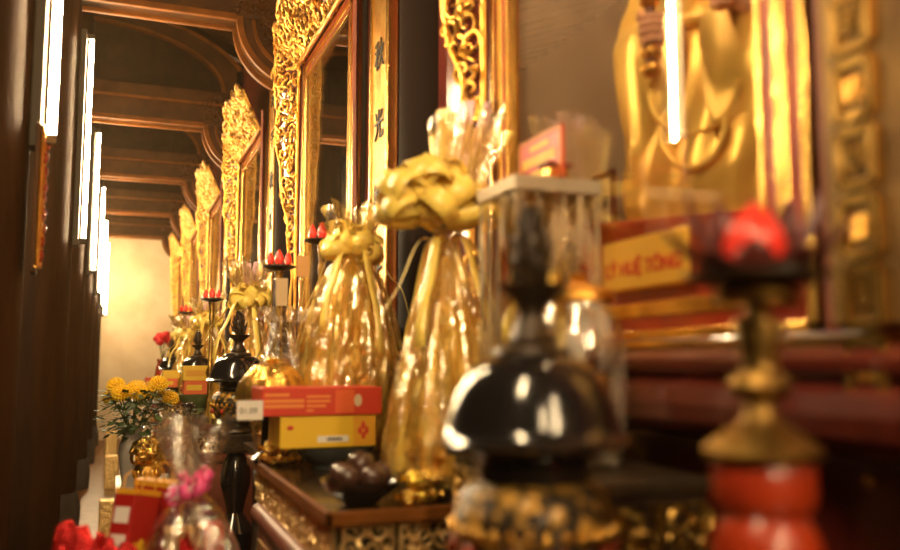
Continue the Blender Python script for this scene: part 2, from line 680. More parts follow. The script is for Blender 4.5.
# pillars between the shrines + couplet boards
PILY = [.18, 2.56, 4.93, 7.3, 9.67, 12.05, 14.4]
PL = ['dark pillar at the right edge beside the near shrine', 'wide black pillar between the two nearest shrines', 'black pillar left of the second shrine',
      'third black pillar along the shrine wall', 'fourth black pillar along the shrine wall', 'fifth black pillar along the shrine wall', 'black pillar at the far end of the shrine wall']
pp = thing('pillar', (1.0, PILY[1], 1.335), PL[1], 'pillar', 'black pillars between the shrines')
MB().lathe([(.185, 0), (.185, .05), (.17, .07), (.17, 2.4)], 36).build('shaft', PILL, pp, smooth=True)
for i, y in enumerate(PILY):
    if i != 1:
        copy_tree(pp, loc=(1.0, y, 1.335), label=PL[i])
CHARS = '德澤千秋光明正大'
bl = ['gold couplet board with black characters right of the second shrine', 'gold couplet board right of the third shrine',
      'gold couplet board right of the fourth shrine', 'gold couplet board right of the fifth shrine', 'gold couplet board right of the sixth shrine']
bp_ = thing('couplet_board', (.865, 2.93, 1.35), bl[0], 'board', 'gold couplet boards beside the shrines')
m1 = MB()
m1.b2((0, -.105, 0), (.03, .105, 2.0))
m1.build('panel', GOLD, bp_, bevel=.004)
m1 = MB()
for s in (-1, 1):
    m1.b2((-.008, s * .105 - .012, 0), (.032, s * .105 + .012, 2.0))
m1.build('border', GOLDS, bp_, bevel=.004)
for k in range(7):
    text('character', CHARS[k], .12, INK, bp_, (-.003, 0, 1.86 - k * .265), FACE_L, ext=.002)
for k in range(1, 5):
    copy_tree(bp_, loc=(.865, 2.93 + BAY * k, 1.35), label=bl[k])
MAROON_PANEL = MB()
for k in range(-1, 7):
    MAROON_PANEL.b2((.905, max(-3, 1.43 + BAY * (k - 1) + .545), 1.335), (.93, min(YE, 1.43 + BAY * k - .545), 3.75))
for k in range(-1, 6):
    MAROON_PANEL.b2((.905, 1.43 + BAY * k - .545, 2.86), (.93, 1.43 + BAY * k + .545, 3.75))
struct('wall_shrine_side', MAROON_PANEL, MAROON)

# right-edge black board with gold seals
q = thing('couplet_board', (.80, .722, 1.15), 'dark gold board with square seals at the right edge of the picture', 'board')
MB().b2((0, -.085, .19), (.03, .065, 1.9)).build('panel', mat('dark_gilt_board', (.30, .17, .05), .42, .7, var=(.15, .08, .025), vscale=9), q, bevel=.004)
for k in range(20):
    zc = .14 + .082 * k
    m1 = MB()
    w, h = .024, .032
    for s in (-1, 1):
        m1.b2((-.006, 0.014 + s * w - .006, zc - h), (0, 0.014 + s * w + .006, zc + h))
        m1.b2((-.006, 0.014 - w, zc + s * h - .006), (0, 0.014 + w, zc + s * h + .006))
    sl = m1.build('seal', GOLDS, q)
    if k % 2:
        text('character', CHARS[k % 8], .042, GOLDS, sl, (-.004, 0.014, zc), FACE_L, ext=.002)
    else:
        m1 = MB().b2((-.005, .001, zc - .014), (0, .027, zc + .014))
        m1.build('inner_square', GOLD, sl)

# ------------------------------------------------------------------ shrines
SHL = ['largest gilt shrine with a golden statue behind its glass, at right', 'sharp gilt carved shrine reflecting a tube lamp, second from the camera',
       'third gilt carved shrine along the wall', 'fourth gilt carved shrine along the wall', 'fifth gilt carved shrine along the wall', 'farthest gilt carved shrine by the end wall']
S0 = thing('shrine', (.86, 1.392, 1.35), SHL[0], 'shrine', 'gilt shrines along the wall')
GW, GB, GT = .425, .085, 1.40
FW = .10


def frame_strip(mb, a, b, h):
    # rectangle ring between offsets a..b from the glass opening, standing h proud
    for s in (-1, 1):
        y0, y1 = sorted((s * (GW + a), s * (GW + b)))
        mb.b2((-h, y0, GB - b), (.03, y1, GT + b))
    mb.b2((-h, -GW - b, GT + a), (.03, GW + b, GT + b))
    mb.b2((-h, -GW - b, GB - b), (.03, GW + b, GB - a))


m1 = MB()
frame_strip(m1, .0, FW, .0)
m1.build('frame', REDL, S0)
m1 = MB()
frame_strip(m1, .0, .012, .003)
frame_strip(m1, .034, .060, .004)
frame_strip(m1, .083, FW, .004)
m1.build('gilt_moulding', GOLDS, S0, bevel=.0015)
MB().b2((.004, -GW, GB), (.010, GW, GT)).build('glass', GLASS, S0)
m1 = MB()
m1.b2((.62, -.54, 0), (.635, .54, 1.5))
m1.b2((.03, -.54, 0), (.63, -.525, 1.5))
m1.b2((.03, .525, 0), (.63, .54, 1.5))
m1.b2((.03, -.525, 1.485), (.63, .525, 1.5))
m1.b2((.03, -.525, 0), (.63, .525, .07))
m1.b2((.60, -.5, 1.02), (.62, .5, 1.1))
m1.build('cabinet', INNER, S0)
MB().b2((.06, -.4, 1.465), (.09, .4, 1.48)).build('fill_strip', STATUE_FILL, S0)  # made-up strip above the view, added to brighten the statue


def wing_outline(L, H, rise):
    pts = [(0, -.02)]
    n = 60
    for i in range(n + 1):
        t = i / n
        w = .12 + .62 * min(1, max(0, (t - .28) / .36)) + .22 * max(0, (t - .64) / .36)
        lob = .15 * abs(math.sin((t - .04) * PI * 5.5)) * min(1, .35 + 2 * t) * (1 - .55 * t) - .03
        pts.append((L * (w + lob), (H + rise) * t))
    pts.append((L, H + rise))
    pts.append((0, H))
    return pts


def wing(s, L, H, rise, d, seed, carved):
    rng = random.Random(seed)
    d = V(d).normalized()
    nrm = V((d.y, -d.x, 0))
    if nrm.x > 0:
        nrm = -nrm
    base = V((-.02 if s > 0 else .0, s * (GW + FW - .005 if s > 0 else GW + FW + .012), 0))
    out = wing_outline(L, H, rise)
    w = MB()
    w.prism(out, .014, lambda u, v, ww: base + d * u + V((0, 0, v)) - nrm * ww)
    wo = w.build('wing', MAROON if carved else REDBR, S0)
    c = MB()
    if carved:
        carve(c, out, lambda u, v, ww: base + d * u + V((0, 0, v)) + nrm * ww, .066, .0076, rng)
        c.build('carving', GOLD, wo, smooth=True)
    return wo


LAST = ['']
_ob = MB.build


def _build(self, name, mats, *a, **k):
    o = _ob(self, name, mats, *a, **k)
    LAST[0] = o.name
    return o


MB.build = _build
wing(1, .225, GT + FW, .17, (-.1, .2, 0), 3, True)
wing(-1, .075, GT + FW, .10, (-.045, -.1, 0), 4, False)
# crest flaring forward over the top
L = 2 * (GW + FW)
rng = random.Random(9)
cd_ = V((-.10, 0, .20)).normalized()
cn = V((-cd_.z, 0, cd_.x))
cb = V((-.02, 0, GT + FW - .005))
out = [(-L / 2, 0), (L / 2, 0)]
n = 70
u0, u1 = L / 2 + .195, -L / 2 - .045
for i in range(n + 1):
    t = i / n
    u = u0 + (u1 - u0) * t
    h = .19 + .11 * math.sin(PI * min(.5, t * .9)) + .05 * math.exp(-((t - .5) / .12) ** 2) + .04 * abs(math.sin(t * PI * 6)) - .03 * t
    out.append((u, h))
w = MB()
w.prism(out, .016, lambda u, v, ww: cb + V((0, u, 0)) + cd_ * v - cn * ww)
crest = w.build('crest', MAROON, S0)
c = MB()
carve(c, out, lambda u, v, ww: cb + V((0, u, 0)) + cd_ * v + cn * ww, .078, .0112, rng)
c.build('carving', GOLD, crest, smooth=True)
shr = [S0]
for k in range(1, 6):
    sk = copy_tree(S0, loc=(.86, 1.43 + BAY * k, 1.35), label=SHL[k])
    shr.append(sk)
    for ch in kids(sk):
        if ch.name.startswith('fill_strip'):
            bpy.data.objects.remove(ch)
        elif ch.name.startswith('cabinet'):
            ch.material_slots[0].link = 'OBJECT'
            ch.material_slots[0].material = SHADEIN

# ------------------------------------------------------------------ statue in the near shrine
st = thing('statue', (1.14, 1.40, 1.42), 'golden robed statue holding a staff behind the glass of the near shrine', 'statue', rz=R(35))
st.scale = (1.06, 1.06, 1.0)
MB().b2((-.19, -.22, 0), (.19, .22, .15)).build('pedestal', REDL, st, bevel=.012)
secs = [(.15, .135, .175), (.19, .145, .185), (.25, .15, .185), (.32, .15, .178), (.40, .13, .168), (.48, .11, .16), (.56, .10, .155),
        (.64, .095, .155), (.70, .09, .15), (.745, .075, .12), (.77, .05, .07), (.79, .036, .04)]
mb = MB()


def robe(u, v):
    f = v * (len(secs) - 1)
    i = min(int(f), len(secs) - 2)
    t = f - i
    z, a, b = [secs[i][k] * (1 - t) + secs[i + 1][k] * t for k in range(3)]
    ang = 2 * PI * u
    fold = 1 + .03 * math.sin(ang * 14 + 3 * math.sin(z * 9)) * max(0, min(1, (.7 - z) * 4)) + .02 * math.sin(z * 46 + 3 * math.cos(ang * 2))
    return V((a * math.cos(ang) * fold, b * math.sin(ang) * fold, z))


mb.grid(robe, 120, 60, closeu=True)
mb.build('robe', ROBE, st, smooth=True, angle=0)
for s in (-1, 1):
    mb = MB()

    def sleeve(u, v, s=s):
        ax = [(.0, .12, .71), (-.01, .145, .62), (-.04, .15, .55), (-.09, .12, .52), (-.13, .075, .52)]
        f = v * 4
        i = min(int(f), 3)
        t = f - i
        p = V(ax[i]).lerp(V(ax[i + 1]), t)
        hang = .05 + .31 * max(0, v - .2) ** .8
        wid = .05 + .012 * v
        ang = 2 * PI * u
        dz = math.sin(ang)
        dz = dz * (.05 if dz > 0 else hang * (1 + .08 * math.sin(v * 30)))
        return V((p.x + .35 * wid * math.cos(ang) * (1 + .15 * math.sin(p.z * 80)), s * (p.y + wid * math.cos(ang)), p.z + dz))
    mb.grid(sleeve, 48, 26, closeu=True)
    mb.f.append(tuple(48 * 26 + i for i in range(48)))
    mb.mi.append(0)
    mb.build('sleeve', ROBE, st, smooth=True, angle=0)
# collar, sash, draped scarf loops
mb = MB()
for s in (-1, 1):
    mb.tube([(-.03, s * .07, .78), (-.085, s * .05, .70), (-.108, 0, .60)], [.012, .014, .01], 8)
for k, (w_, z_) in enumerate(((.08, .40), (.06, .33))):
    mb.tube([(-.15 - .012 * k, w_ * math.cos(a), z_ - .09 * math.sin(a)) for a in [PI * i / 12 for i in range(13)]], .006, 8)
mb.tube([(.112 * math.cos(a) - .0, .166 * math.sin(a), .55) for a in [2 * PI * i / 30 for i in range(31)]], .016, 8)
mb.build('sash', ROBE, st, smooth=True)
hd = MB()


def headf(u, v):
    z = .78 + v * .2
    prof = [.034, .04, .062, .07, .073, .074, .072, .066, .05, .02]
    f = v * 9
    i = min(int(f), 8)
    t = f - i
    r = prof[i] * (1 - t) + prof[i + 1] * t
    ang = 2 * PI * u
    p = V((r * math.cos(ang) * 1.05, r * .9 * math.sin(ang), z))
    fr = max(0, -math.cos(ang))
    y = p.y
    nose = .018 * math.exp(-((y / .011) ** 2) - ((z - .865) / .018) ** 2)
    brow = .006 * math.exp(-((z - .892) / .008) ** 2)
    lips = .005 * math.exp(-((y / .02) ** 2) - ((z - .833) / .006) ** 2)
    eye = -.007 * (math.exp(-(((y - .026) / .012) ** 2) - ((z - .878) / .008) ** 2) + math.exp(-(((y + .026) / .012) ** 2) - ((z - .878) / .008) ** 2))
    p.x -= (nose + brow + lips + eye) * (1 if fr > .3 else 0)
    return p


hd.grid(headf, 64, 60, closeu=True)
for s in (-1, 1):
    hd.blob((.008, s * .068, .875), (.014, .008, .024), 2)
hd.build('head', SKIN, st, smooth=True, angle=0)
cr = MB()
cr.lathe([(.078, .91), (.082, .93), (.078, .97), (.06, 1.0), (.03, 1.02), (0.001, 1.03)], 32)
cr.box((0, 0, 1.03), (.16, .26, .012))
cr.build('crown', GOLD, st, smooth=True)
# hand with five fingers round a staff
HX, HY, HZ = -.165, .07, .535
for s in (-1, 1):
    hx, hy, hz = HX, s * HY, HZ - (.012 if s > 0 else -.03)
    h = MB()
    h.tube([(hx + .05, hy + s * .02, hz - .015), (hx + .022, hy + s * .008, hz - .005), (hx + .004, hy + s * .004, hz)], [.019, .02, .013], 10)
    h.blob((hx + .014, hy - s * .004, hz), (.017, .016, .026), 2)
    for j in range(4):
        z = hz + .022 - j * .0145
        ln = (.9, 1., .95, .78)[j]
        pts = [(hx + .012, hy - s * .012, z), (hx - .010 * ln, hy - s * .022, z + .001), (hx - .024 * ln, hy - s * .010, z - .001), (hx - .026 * ln, hy + s * .008 * ln, z - .002), (hx - .016, hy + s * .014 * ln, z - .002)]
        h.tube(pts, [.0085, .0085, .008, .0075, .006], 8)
    h.tube([(hx + .014, hy + s * .012, hz + .016), (hx - .004, hy + s * .02, hz + .03), (hx - .02, hy + s * .01, hz + .034)], [.0095, .009, .007], 8)
    h.build('hand', SKIN, st, smooth=True, angle=60)
sf = MB()
sx, sy = HX - .010, HY - .003
sf.lathe([(.010, .43), (.010, 1.05)], 14, (sx, sy, 0))
stf = sf.build('staff', SEPAL, st, smooth=True)
sf = MB()
for z in (.44, .475, .58, .61, .66, .72, .80, .86, .92, .99):
    sf.lathe([(.010, z - .014), (.017, z - .008), (.019, z), (.017, z + .008), (.010, z + .014)], 16, (sx, sy, 0))
    sf.blob((sx - .01, sy + .006, z), (.012, .012, .012), 1)
sf.build('gilt_rings', GOLD, stf, smooth=True)

# small things in and on the near shrine
p1, p2 = atx(612, 266, .835), atx(687, 254, .835)
yc = (p1.y + p2.y) / 2
zc = (p1.z + p2.z) / 2
wd = abs(p1.y - p2.y)
np_ = thing('name_plate', (.838, yc, zc), 'gold name plate with red letters at the foot of the near shrine', 'sign')
MB().b2((-.004, -wd / 2, -.044), (.004, wd / 2 + .03, .044)).build('plate', mat('plate_gold', (.85, .48, .06), .4, .2), np_, bevel=.002)
text('lettering', 'LÝ HUỆ TÔNG', .034, REDP, np_, (-.005, .016, -.010), FACE_L, off=.001)
lb = thing('small_plaque', (1.10, 1.78, 1.42), 'small upright plaque with black characters beside the statue', 'sign')
MB().b2((-.006, -.05, 0), (.006, .05, .34)).build('plaque', MAROON, lb, bevel=.003)
MB().b2((-.009, -.036, .20), (-.005, .036, .32)).build('label_field', mat('plaque_paper', (.75, .6, .36), .6), lb)
text('character', '惠宗', .035, INK, lb, (-.0095, 0, .26), FACE_L)

# ------------------------------------------------------------------ altar tables
TL = ['altar table with the red and yellow boxes on it, nearest the camera', 'second altar table behind the black urn',
      'third altar table along the aisle', 'fourth altar table along the aisle', 'altar table out of sight beside the camera']
T0 = thing('altar_table', (.398, 2.21, 0), TL[0], 'table', 'altar tables before the shrines')
TY0, TY1 = -.58, .44
TW = .37
m1 = MB()
m1.b2((-.012, TY0 - .012, .992), (TW, TY1 + .012, 1.010))
m1.build('top', mat('table_top', (.05, .028, .016), .22, 0., coat=.5, var=(.03, .016, .01), vscale=8), T0, bevel=.003)
m1 = MB()
m1.b2((-.02, TY0 - .02, .985), (-.005, TY1 + .02, 1.013))
m1.b2((-.02, TY0 - .02, .985), (TW, TY0 - .005, 1.013))
m1.build('edge', TRIM, T0, bevel=.004)
m1 = MB()
m1.b2((.01, TY0 + .01, .88), (TW, TY1 - .01, .992))
m1.build('frieze', BLACKM, T0)
fz = bpy.data.objects[LAST[0]]
m1 = MB()
rng = random.Random(21)
nP = 9
for k in range(nP):
    y0 = TY0 + .02 + k * (TY1 - TY0 - .04) / nP
    y1 = y0 + (TY1 - TY0 - .04) / nP - .012
    carve(m1, [(y0, .892), (y1, .892), (y1, .98), (y0, .98)], lambda u, v, w: V((.008 - w, u, v)), .034, .005, rng)
for k in range(3):
    x0 = .02 + k * .115
    carve(m1, [(x0, .892), (x0 + .1, .892), (x0 + .1, .98), (x0, .98)], lambda u, v, w: V((u, TY0 + .008 - w, v)), .034, .005, rng)
m1.build('lattice', mat('dull_gilt', (.82, .56, .24), .4, .7, bump=.3), fz, smooth=True)
m1 = MB()
m1.b2((-.005, TY0 - .005, .0), (TW, TY1 - .12, .84))
m1.build('lower_cabinet', REDBR, T0, bevel=.01)
lc = bpy.data.objects[LAST[0]]
m1 = MB()
m1.lathe([(.026, TY0 - .03), (.026, TY1 - .12)], 16, (0, 0, .865), M=Matrix.Rotation(-PI / 2, 4, 'X'))
m1.b2((-.01, TY0 - .02, .85), (TW, TY1 - .12, .885))
m1.build('rail', REDBR, T0, smooth=True)
m1 = MB()
for k in range(3):
    y0 = TY0 + .05 + k * .28
    for (a, b, c_, d) in ((y0, y0 + .24, .78, .80), (y0, y0 + .24, .42, .44), (y0, y0 + .02, .42, .8), (y0 + .22, y0 + .24, .42, .8)):
        m1.b2((-.014, a, c_), (-.004, b, d))
    m1.b2((-.010, y0 + .05, .47), (-.004, y0 + .19, .75))
m1.build('gilt_panels', mat('panel_gilt', (.66, .40, .13), .4, .8, var=(.35, .12, .03), vscale=40), lc)
TXS = [.385, .325, .33, .36]
for k in range(1, 4):
    copy_tree(T0, loc=(TXS[k], 2.2 + BAY * k, 0), label=TL[k])
copy_tree(T0, loc=(.44, .23, 0), label=TL[4])
sd0 = thing('side_table', (.62, 2.88, 0), 'dark side table behind the boxes, carrying the lotus lamps', 'table')
MB().b2((-.19, -.215, .985), (.16, .24, 1.01)).build('top', BLACKM, sd0, bevel=.003)
MB().b2((-.16, -.19, 0), (.14, .21, .985)).build('body', BLACK, sd0)

# ------------------------------------------------------------------ lidded urns on stands
UL = ['black lidded urn nearest the camera, large and blurred', 'black lidded urn left of the foil-wrapped cake', 'black lidded urn behind the small yellow box',
      'smallest black lidded urn, farthest along the aisle']
SL = ['black turned stand under the nearest urn', 'black turned stand under the urn left of the foil cake', 'black turned stand under the third urn', 'black turned stand under the farthest urn']
u1 = at(533, 440, .9)
U0 = thing('lidded_urn', (u1.x, .9, 1.0), UL[0], 'urn', 'black lidded urns along the aisle')
rz = .205
mb = MB()
mb.lathe([(.110, 0), (.113, .003), (.1085, .007), (.1035, .011), (.0995, .022), (.0945, .042), (.088, .06), (.080, .076), (.069, .088), (.056, .096), (.046, .101)], 56, (0, 0, rz))
lid = mb.build('lid', BLACK, U0, smooth=True, angle=60)
mb = MB()
mb.lathe([(.046, .1), (.047, .103), (.045, .108), (.030, .111), (.027, .114), (.028, .120), (.023, .128), (.017, .142), (.0155, .152), (.020, .160), (.038, .177), (.042, .183), (.028, .184), (.001, .184)], 40, (0, 0, rz))
mb.build('lid_neck', BLACKM, lid, smooth=True)
mb = MB()
mb.lathe([(.010, .18), (.017, .195), (.020, .212), (.017, .235), (.011, .258), (.004, .272), (.0005, .282)], 20, (0, 0, rz))
for i in range(44):
    t = i / 43
    z = rz + .188 + .086 * t
    a = i * 2.39996
    r = .02 * (1 - .75 * t) * (1 - .25 * abs(.25 - t))
    ln = .027 * (1 - .62 * t) * min(1, .5 + 3 * t)
    d = V((math.cos(a), math.sin(a), .75))
    p = V((r * math.cos(a) * .6, r * math.sin(a) * .6, z))
    mb.tube([p, p + V((math.cos(a), math.sin(a), .3)) * ln * .6, p + V((math.cos(a) * .95, math.sin(a) * .95, .95)) * ln], [.0055, .0042, .0008], 6)
mb.build('finial', BLACKM, lid, smooth=True)
mb = MB()
mb.lathe([(.066, .045), (.075, .058), (.088, .085), (.0935, .112), (.090, .138), (.080, .153), (.070, .163), (.060, .163)], 56)
mb.build('body', CERB, U0, smooth=True, angle=60)
MB().lathe([(.064, .163), (.064, .185), (.085, .197), (.104, .200), (.104, .205)], 48).build('collar', BLACK, U0, smooth=True, angle=60)
mb = MB()
mb.lathe([(.06, 0), (.066, .006), (.062, .018), (.046, .028), (.044, .036), (.062, .045)], 40)
mb.build('foot', BLACKM, U0, smooth=True)
mb = MB()
for i in range(30):
    a = i * 2 * PI / 30
    for j, z in enumerate((.112,)):
        rr_ = (.0945,)[j]
        aa = a + j * .1
        mb.blob((rr_ * math.cos(aa), rr_ * math.sin(aa), z), (.0055, .0055, .008), 1)
mb.build('raised_ornament', GOLD, U0, smooth=True)
MB().lathe([(.064, .172), (.071, .175), (.064, .179)], 40).build('neck_ring', BLACKM, U0, smooth=True)
mb = MB()
for i in range(10):
    a = i * 2 * PI / 10 + .2
    mb.blob((.0915 * math.cos(a), .0915 * math.sin(a), .088), (.008, .008, .012), 1)
mb.build('red_ornament', REDL, U0, smooth=True)
ST0 = thing('urn_stand', (u1.x, .9, 0), SL[0], 'stand', 'turned stands under the urns')
mb = MB()
mb.box((0, 0, .962), (.125, .125, .075))
mb.build('block', BLACKM, ST0, bevel=.008)
mb = MB()
mb.lathe([(.10, 0), (.10, .06), (.075, .10), (.06, .2), (.055, .5), (.075, .58), (.08, .62), (.05, .66), (.032, .69), (.04, .73), (.058, .80), (.058, .85), (.045, .895), (.03, .925)], 40)
mb.build('baluster', BLACK, ST0, smooth=True)
UPOS = [(238, 3.5), (197, 5.95), (171, 8.4)]
for k, (px, y) in enumerate(UPOS):
    p = at(px, 380, y)
    copy_tree(U0, loc=(p.x, y, 1.013), label=UL[k + 1], sc=(1.1, 1.1, 1))
    copy_tree(ST0, loc=(p.x, y, 0.013), label=SL[k + 1])

# ------------------------------------------------------------------ lotus lamps
def petal(mb, a, tilt, ln, wd, thick, curl, c, r0):
    d = V((math.cos(a), math.sin(a), 0))
    sd = V((-math.sin(a), math.cos(a), 0))

    def fn(u, v):
        s = (u - .5) * 2
        w = wd * math.sin(PI * min(1, (v * .86 + .12))) ** .8
        e = tilt + curl * v
        x = ln * v
        p = V(c) + d * (r0 + x * math.cos(e) - .35 * w * (s * s) * (1)) + sd * (s * w) + V((0, 0, x * math.sin(e)))
        return p
    mb.grid(fn, 6, 8)


def solid(o, t):
    md = o.modifiers.new('solid', 'SOLIDIFY')
    md.thickness = t
    return o


def lotus_bud(mb, c, r, h, seg=20):
    mb.lathe([(r * .35, 0), (r * .8, h * .16), (r, h * .38), (r * .86, h * .6), (r * .5, h * .82), (r * .12, h * .97), (.0005, h)], seg, c,
             fn=lambda a, z: 1 + .06 * math.cos(5 * a))


def lotus_lamp(loc, label, plate_r, bud_h, stem_h, n_bud, big):
    t = thing('lotus_lamp', loc, label, 'lamp', 'red lotus lamps before the shrines')
    mb = MB()
    mb.lathe([(plate_r * .2, stem_h - .012), (plate_r * .6, stem_h - .006), (plate_r, stem_h + .003), (plate_r, stem_h + .006), (.001, stem_h + .004)], 40)
    mb.build('plate', BLACKM, t, smooth=True)
    mb = MB()
    k = stem_h
    mb.lathe([(plate_r * .55, 0), (plate_r * .58, .008), (plate_r * .3, .02), (.014, .035), (.011, k * .3), (.022, k * .36), (.011, k * .42), (.0085, k * .8), (.014, k * .86), (.009, k * .9), (.016, k - .008)], 28)
    mb.build('stem', BRASS, t, smooth=True)
    spots = [(0, 0)] if n_bud == 1 else [(0.0, 0.0), (plate_r * .52, -plate_r * .1), (-plate_r * .52, plate_r * .1)]
    for j, (x, y) in enumerate(spots):
        mb = MB()
        hh = bud_h if j == 0 else bud_h * .86
        if big:
            lotus_bud(mb, (x, y, k + .006), hh * .36, hh * .84)
            for i in range(6):
                petal(mb, i * PI / 3 + .3, R(62), hh * .6, hh * .27, .002, R(28), (0, 0, k + .008), hh * .14)
        else:
            lotus_bud(mb, (x, y, k + .006), hh * .26, hh)
        mb.build('bud', LOTUS, t, smooth=True)
        mb = MB()
        m_ = 8 if big else 5
        if big:
            for da, ln_, tl in ((68, 1.0, 8), (-68, 1.0, 8), (105, 1.15, 38), (-105, 1.15, 38), (145, 1.1, 40), (-145, 1.1, 40), (180, 1.1, 44), (0, .42, 48), (40, .6, 2), (-40, .6, 2)):
                petal(mb, R(229 + da), R(tl), hh * ln_, hh * .22, .002, R(26), (x, y, k + .004), hh * .3)
        for i in range(0 if big else m_):
            petal(mb, i * 2 * PI / m_ + .1, R(8 if big else 58), hh * (.72 if big else .42), hh * (.2 if big else .15), .002, R(30), (x, y, k + .004), hh * .12)
        solid(mb.build('sepals', SEPAL, t, smooth=True), .002)
    return t


# big near one on its red drum
pb = at(756, 275, .62)
cand = thing('candle_stand', (pb.x, .62, 1.013), 'red drum and gold baluster candle stand under the big lotus lamp', 'stand')
mb = MB()
mb.lathe([(.05, 0), (.05, .05), (.044, .055), (.038, .075), (.044, .085), (.048, .10), (.048, .125), (.042, .14), (.036, .15), (.042, .158), (.045, .165), (.045, .19), (.04, .20)], 48)
mb.build('drum', REDL, cand, smooth=True)
mb = MB()
mb.lathe([(.051, .20), (.053, .207), (.046, .214), (.030, .225), (.018, .233), (.013, .245), (.013, .25), (.022, .254), (.0285, .264), (.027, .27), (.017, .278), (.016, .285), (.020, .30), (.023, .318), (.022, .322), (.010, .328), (.010, .34)], 40)
mb.build('baluster', BRASS, cand, smooth=True)
lotus_lamp((pb.x, .62, 1.353), 'big blurred red lotus lamp at right before the near shrine', .066, .078, .020, 1, True)
# mid ones
pl2, pl3 = at(322, 242, 2.88), at(279, 268, 2.95)
lotus_lamp((pl2.x, 2.88, 1.01), 'red lotus lamp behind the yellow bow of the middle gift basket', .062, .065, pl2.z - 1.01, 3, False)
l3 = lotus_lamp((pl3.x, 2.95, 1.01), 'red three-bud lotus lamp left of the second shrine glass', .058, .06, pl3.z - 1.01, 3, False)
for (px, py, y, lab) in ((212, 300, 4.75, 'small red lotus lamp above the third urn'), (186, 313, 7.1, 'tiny red lotus lamp far along the aisle')):
    p = at(px, py, y)
    copy_tree(l3, loc=(p.x, y, 1.01), label=lab, sc=(1.1, 1.1, (p.z - 1.01) / (pl3.z - 1.01)))

# ------------------------------------------------------------------ gift baskets in film
def bow(mb, c, Rr, n, w, seed, up=.35):
    rng = random.Random(seed)
    c = V(c)
    for i in range(n):
        a = i * 2.39996 + rng.uniform(-.3, .3)
        el = up + rng.uniform(-.55, .75)
        d = V((math.cos(a) * math.cos(el), math.sin(a) * math.cos(el), math.sin(el)))
        nrm = d.cross(V((rng.uniform(-1, 1), rng.uniform(-1, 1), rng.uniform(-1, 1)))).normalized()
        sd = d.cross(nrm)
        rr = Rr * rng.uniform(.75, 1.1)

        def fn(u, v):
            t = v
            q = c + d * (rr * (1 - math.cos(2 * PI * t)) / 2) + sd * (.36 * rr * math.sin(2 * PI * t))
            ww = w * (.45 + .55 * math.sin(PI * t))
            return q + nrm * (u - .5) * ww
        mb.grid(fn, 2, 14)


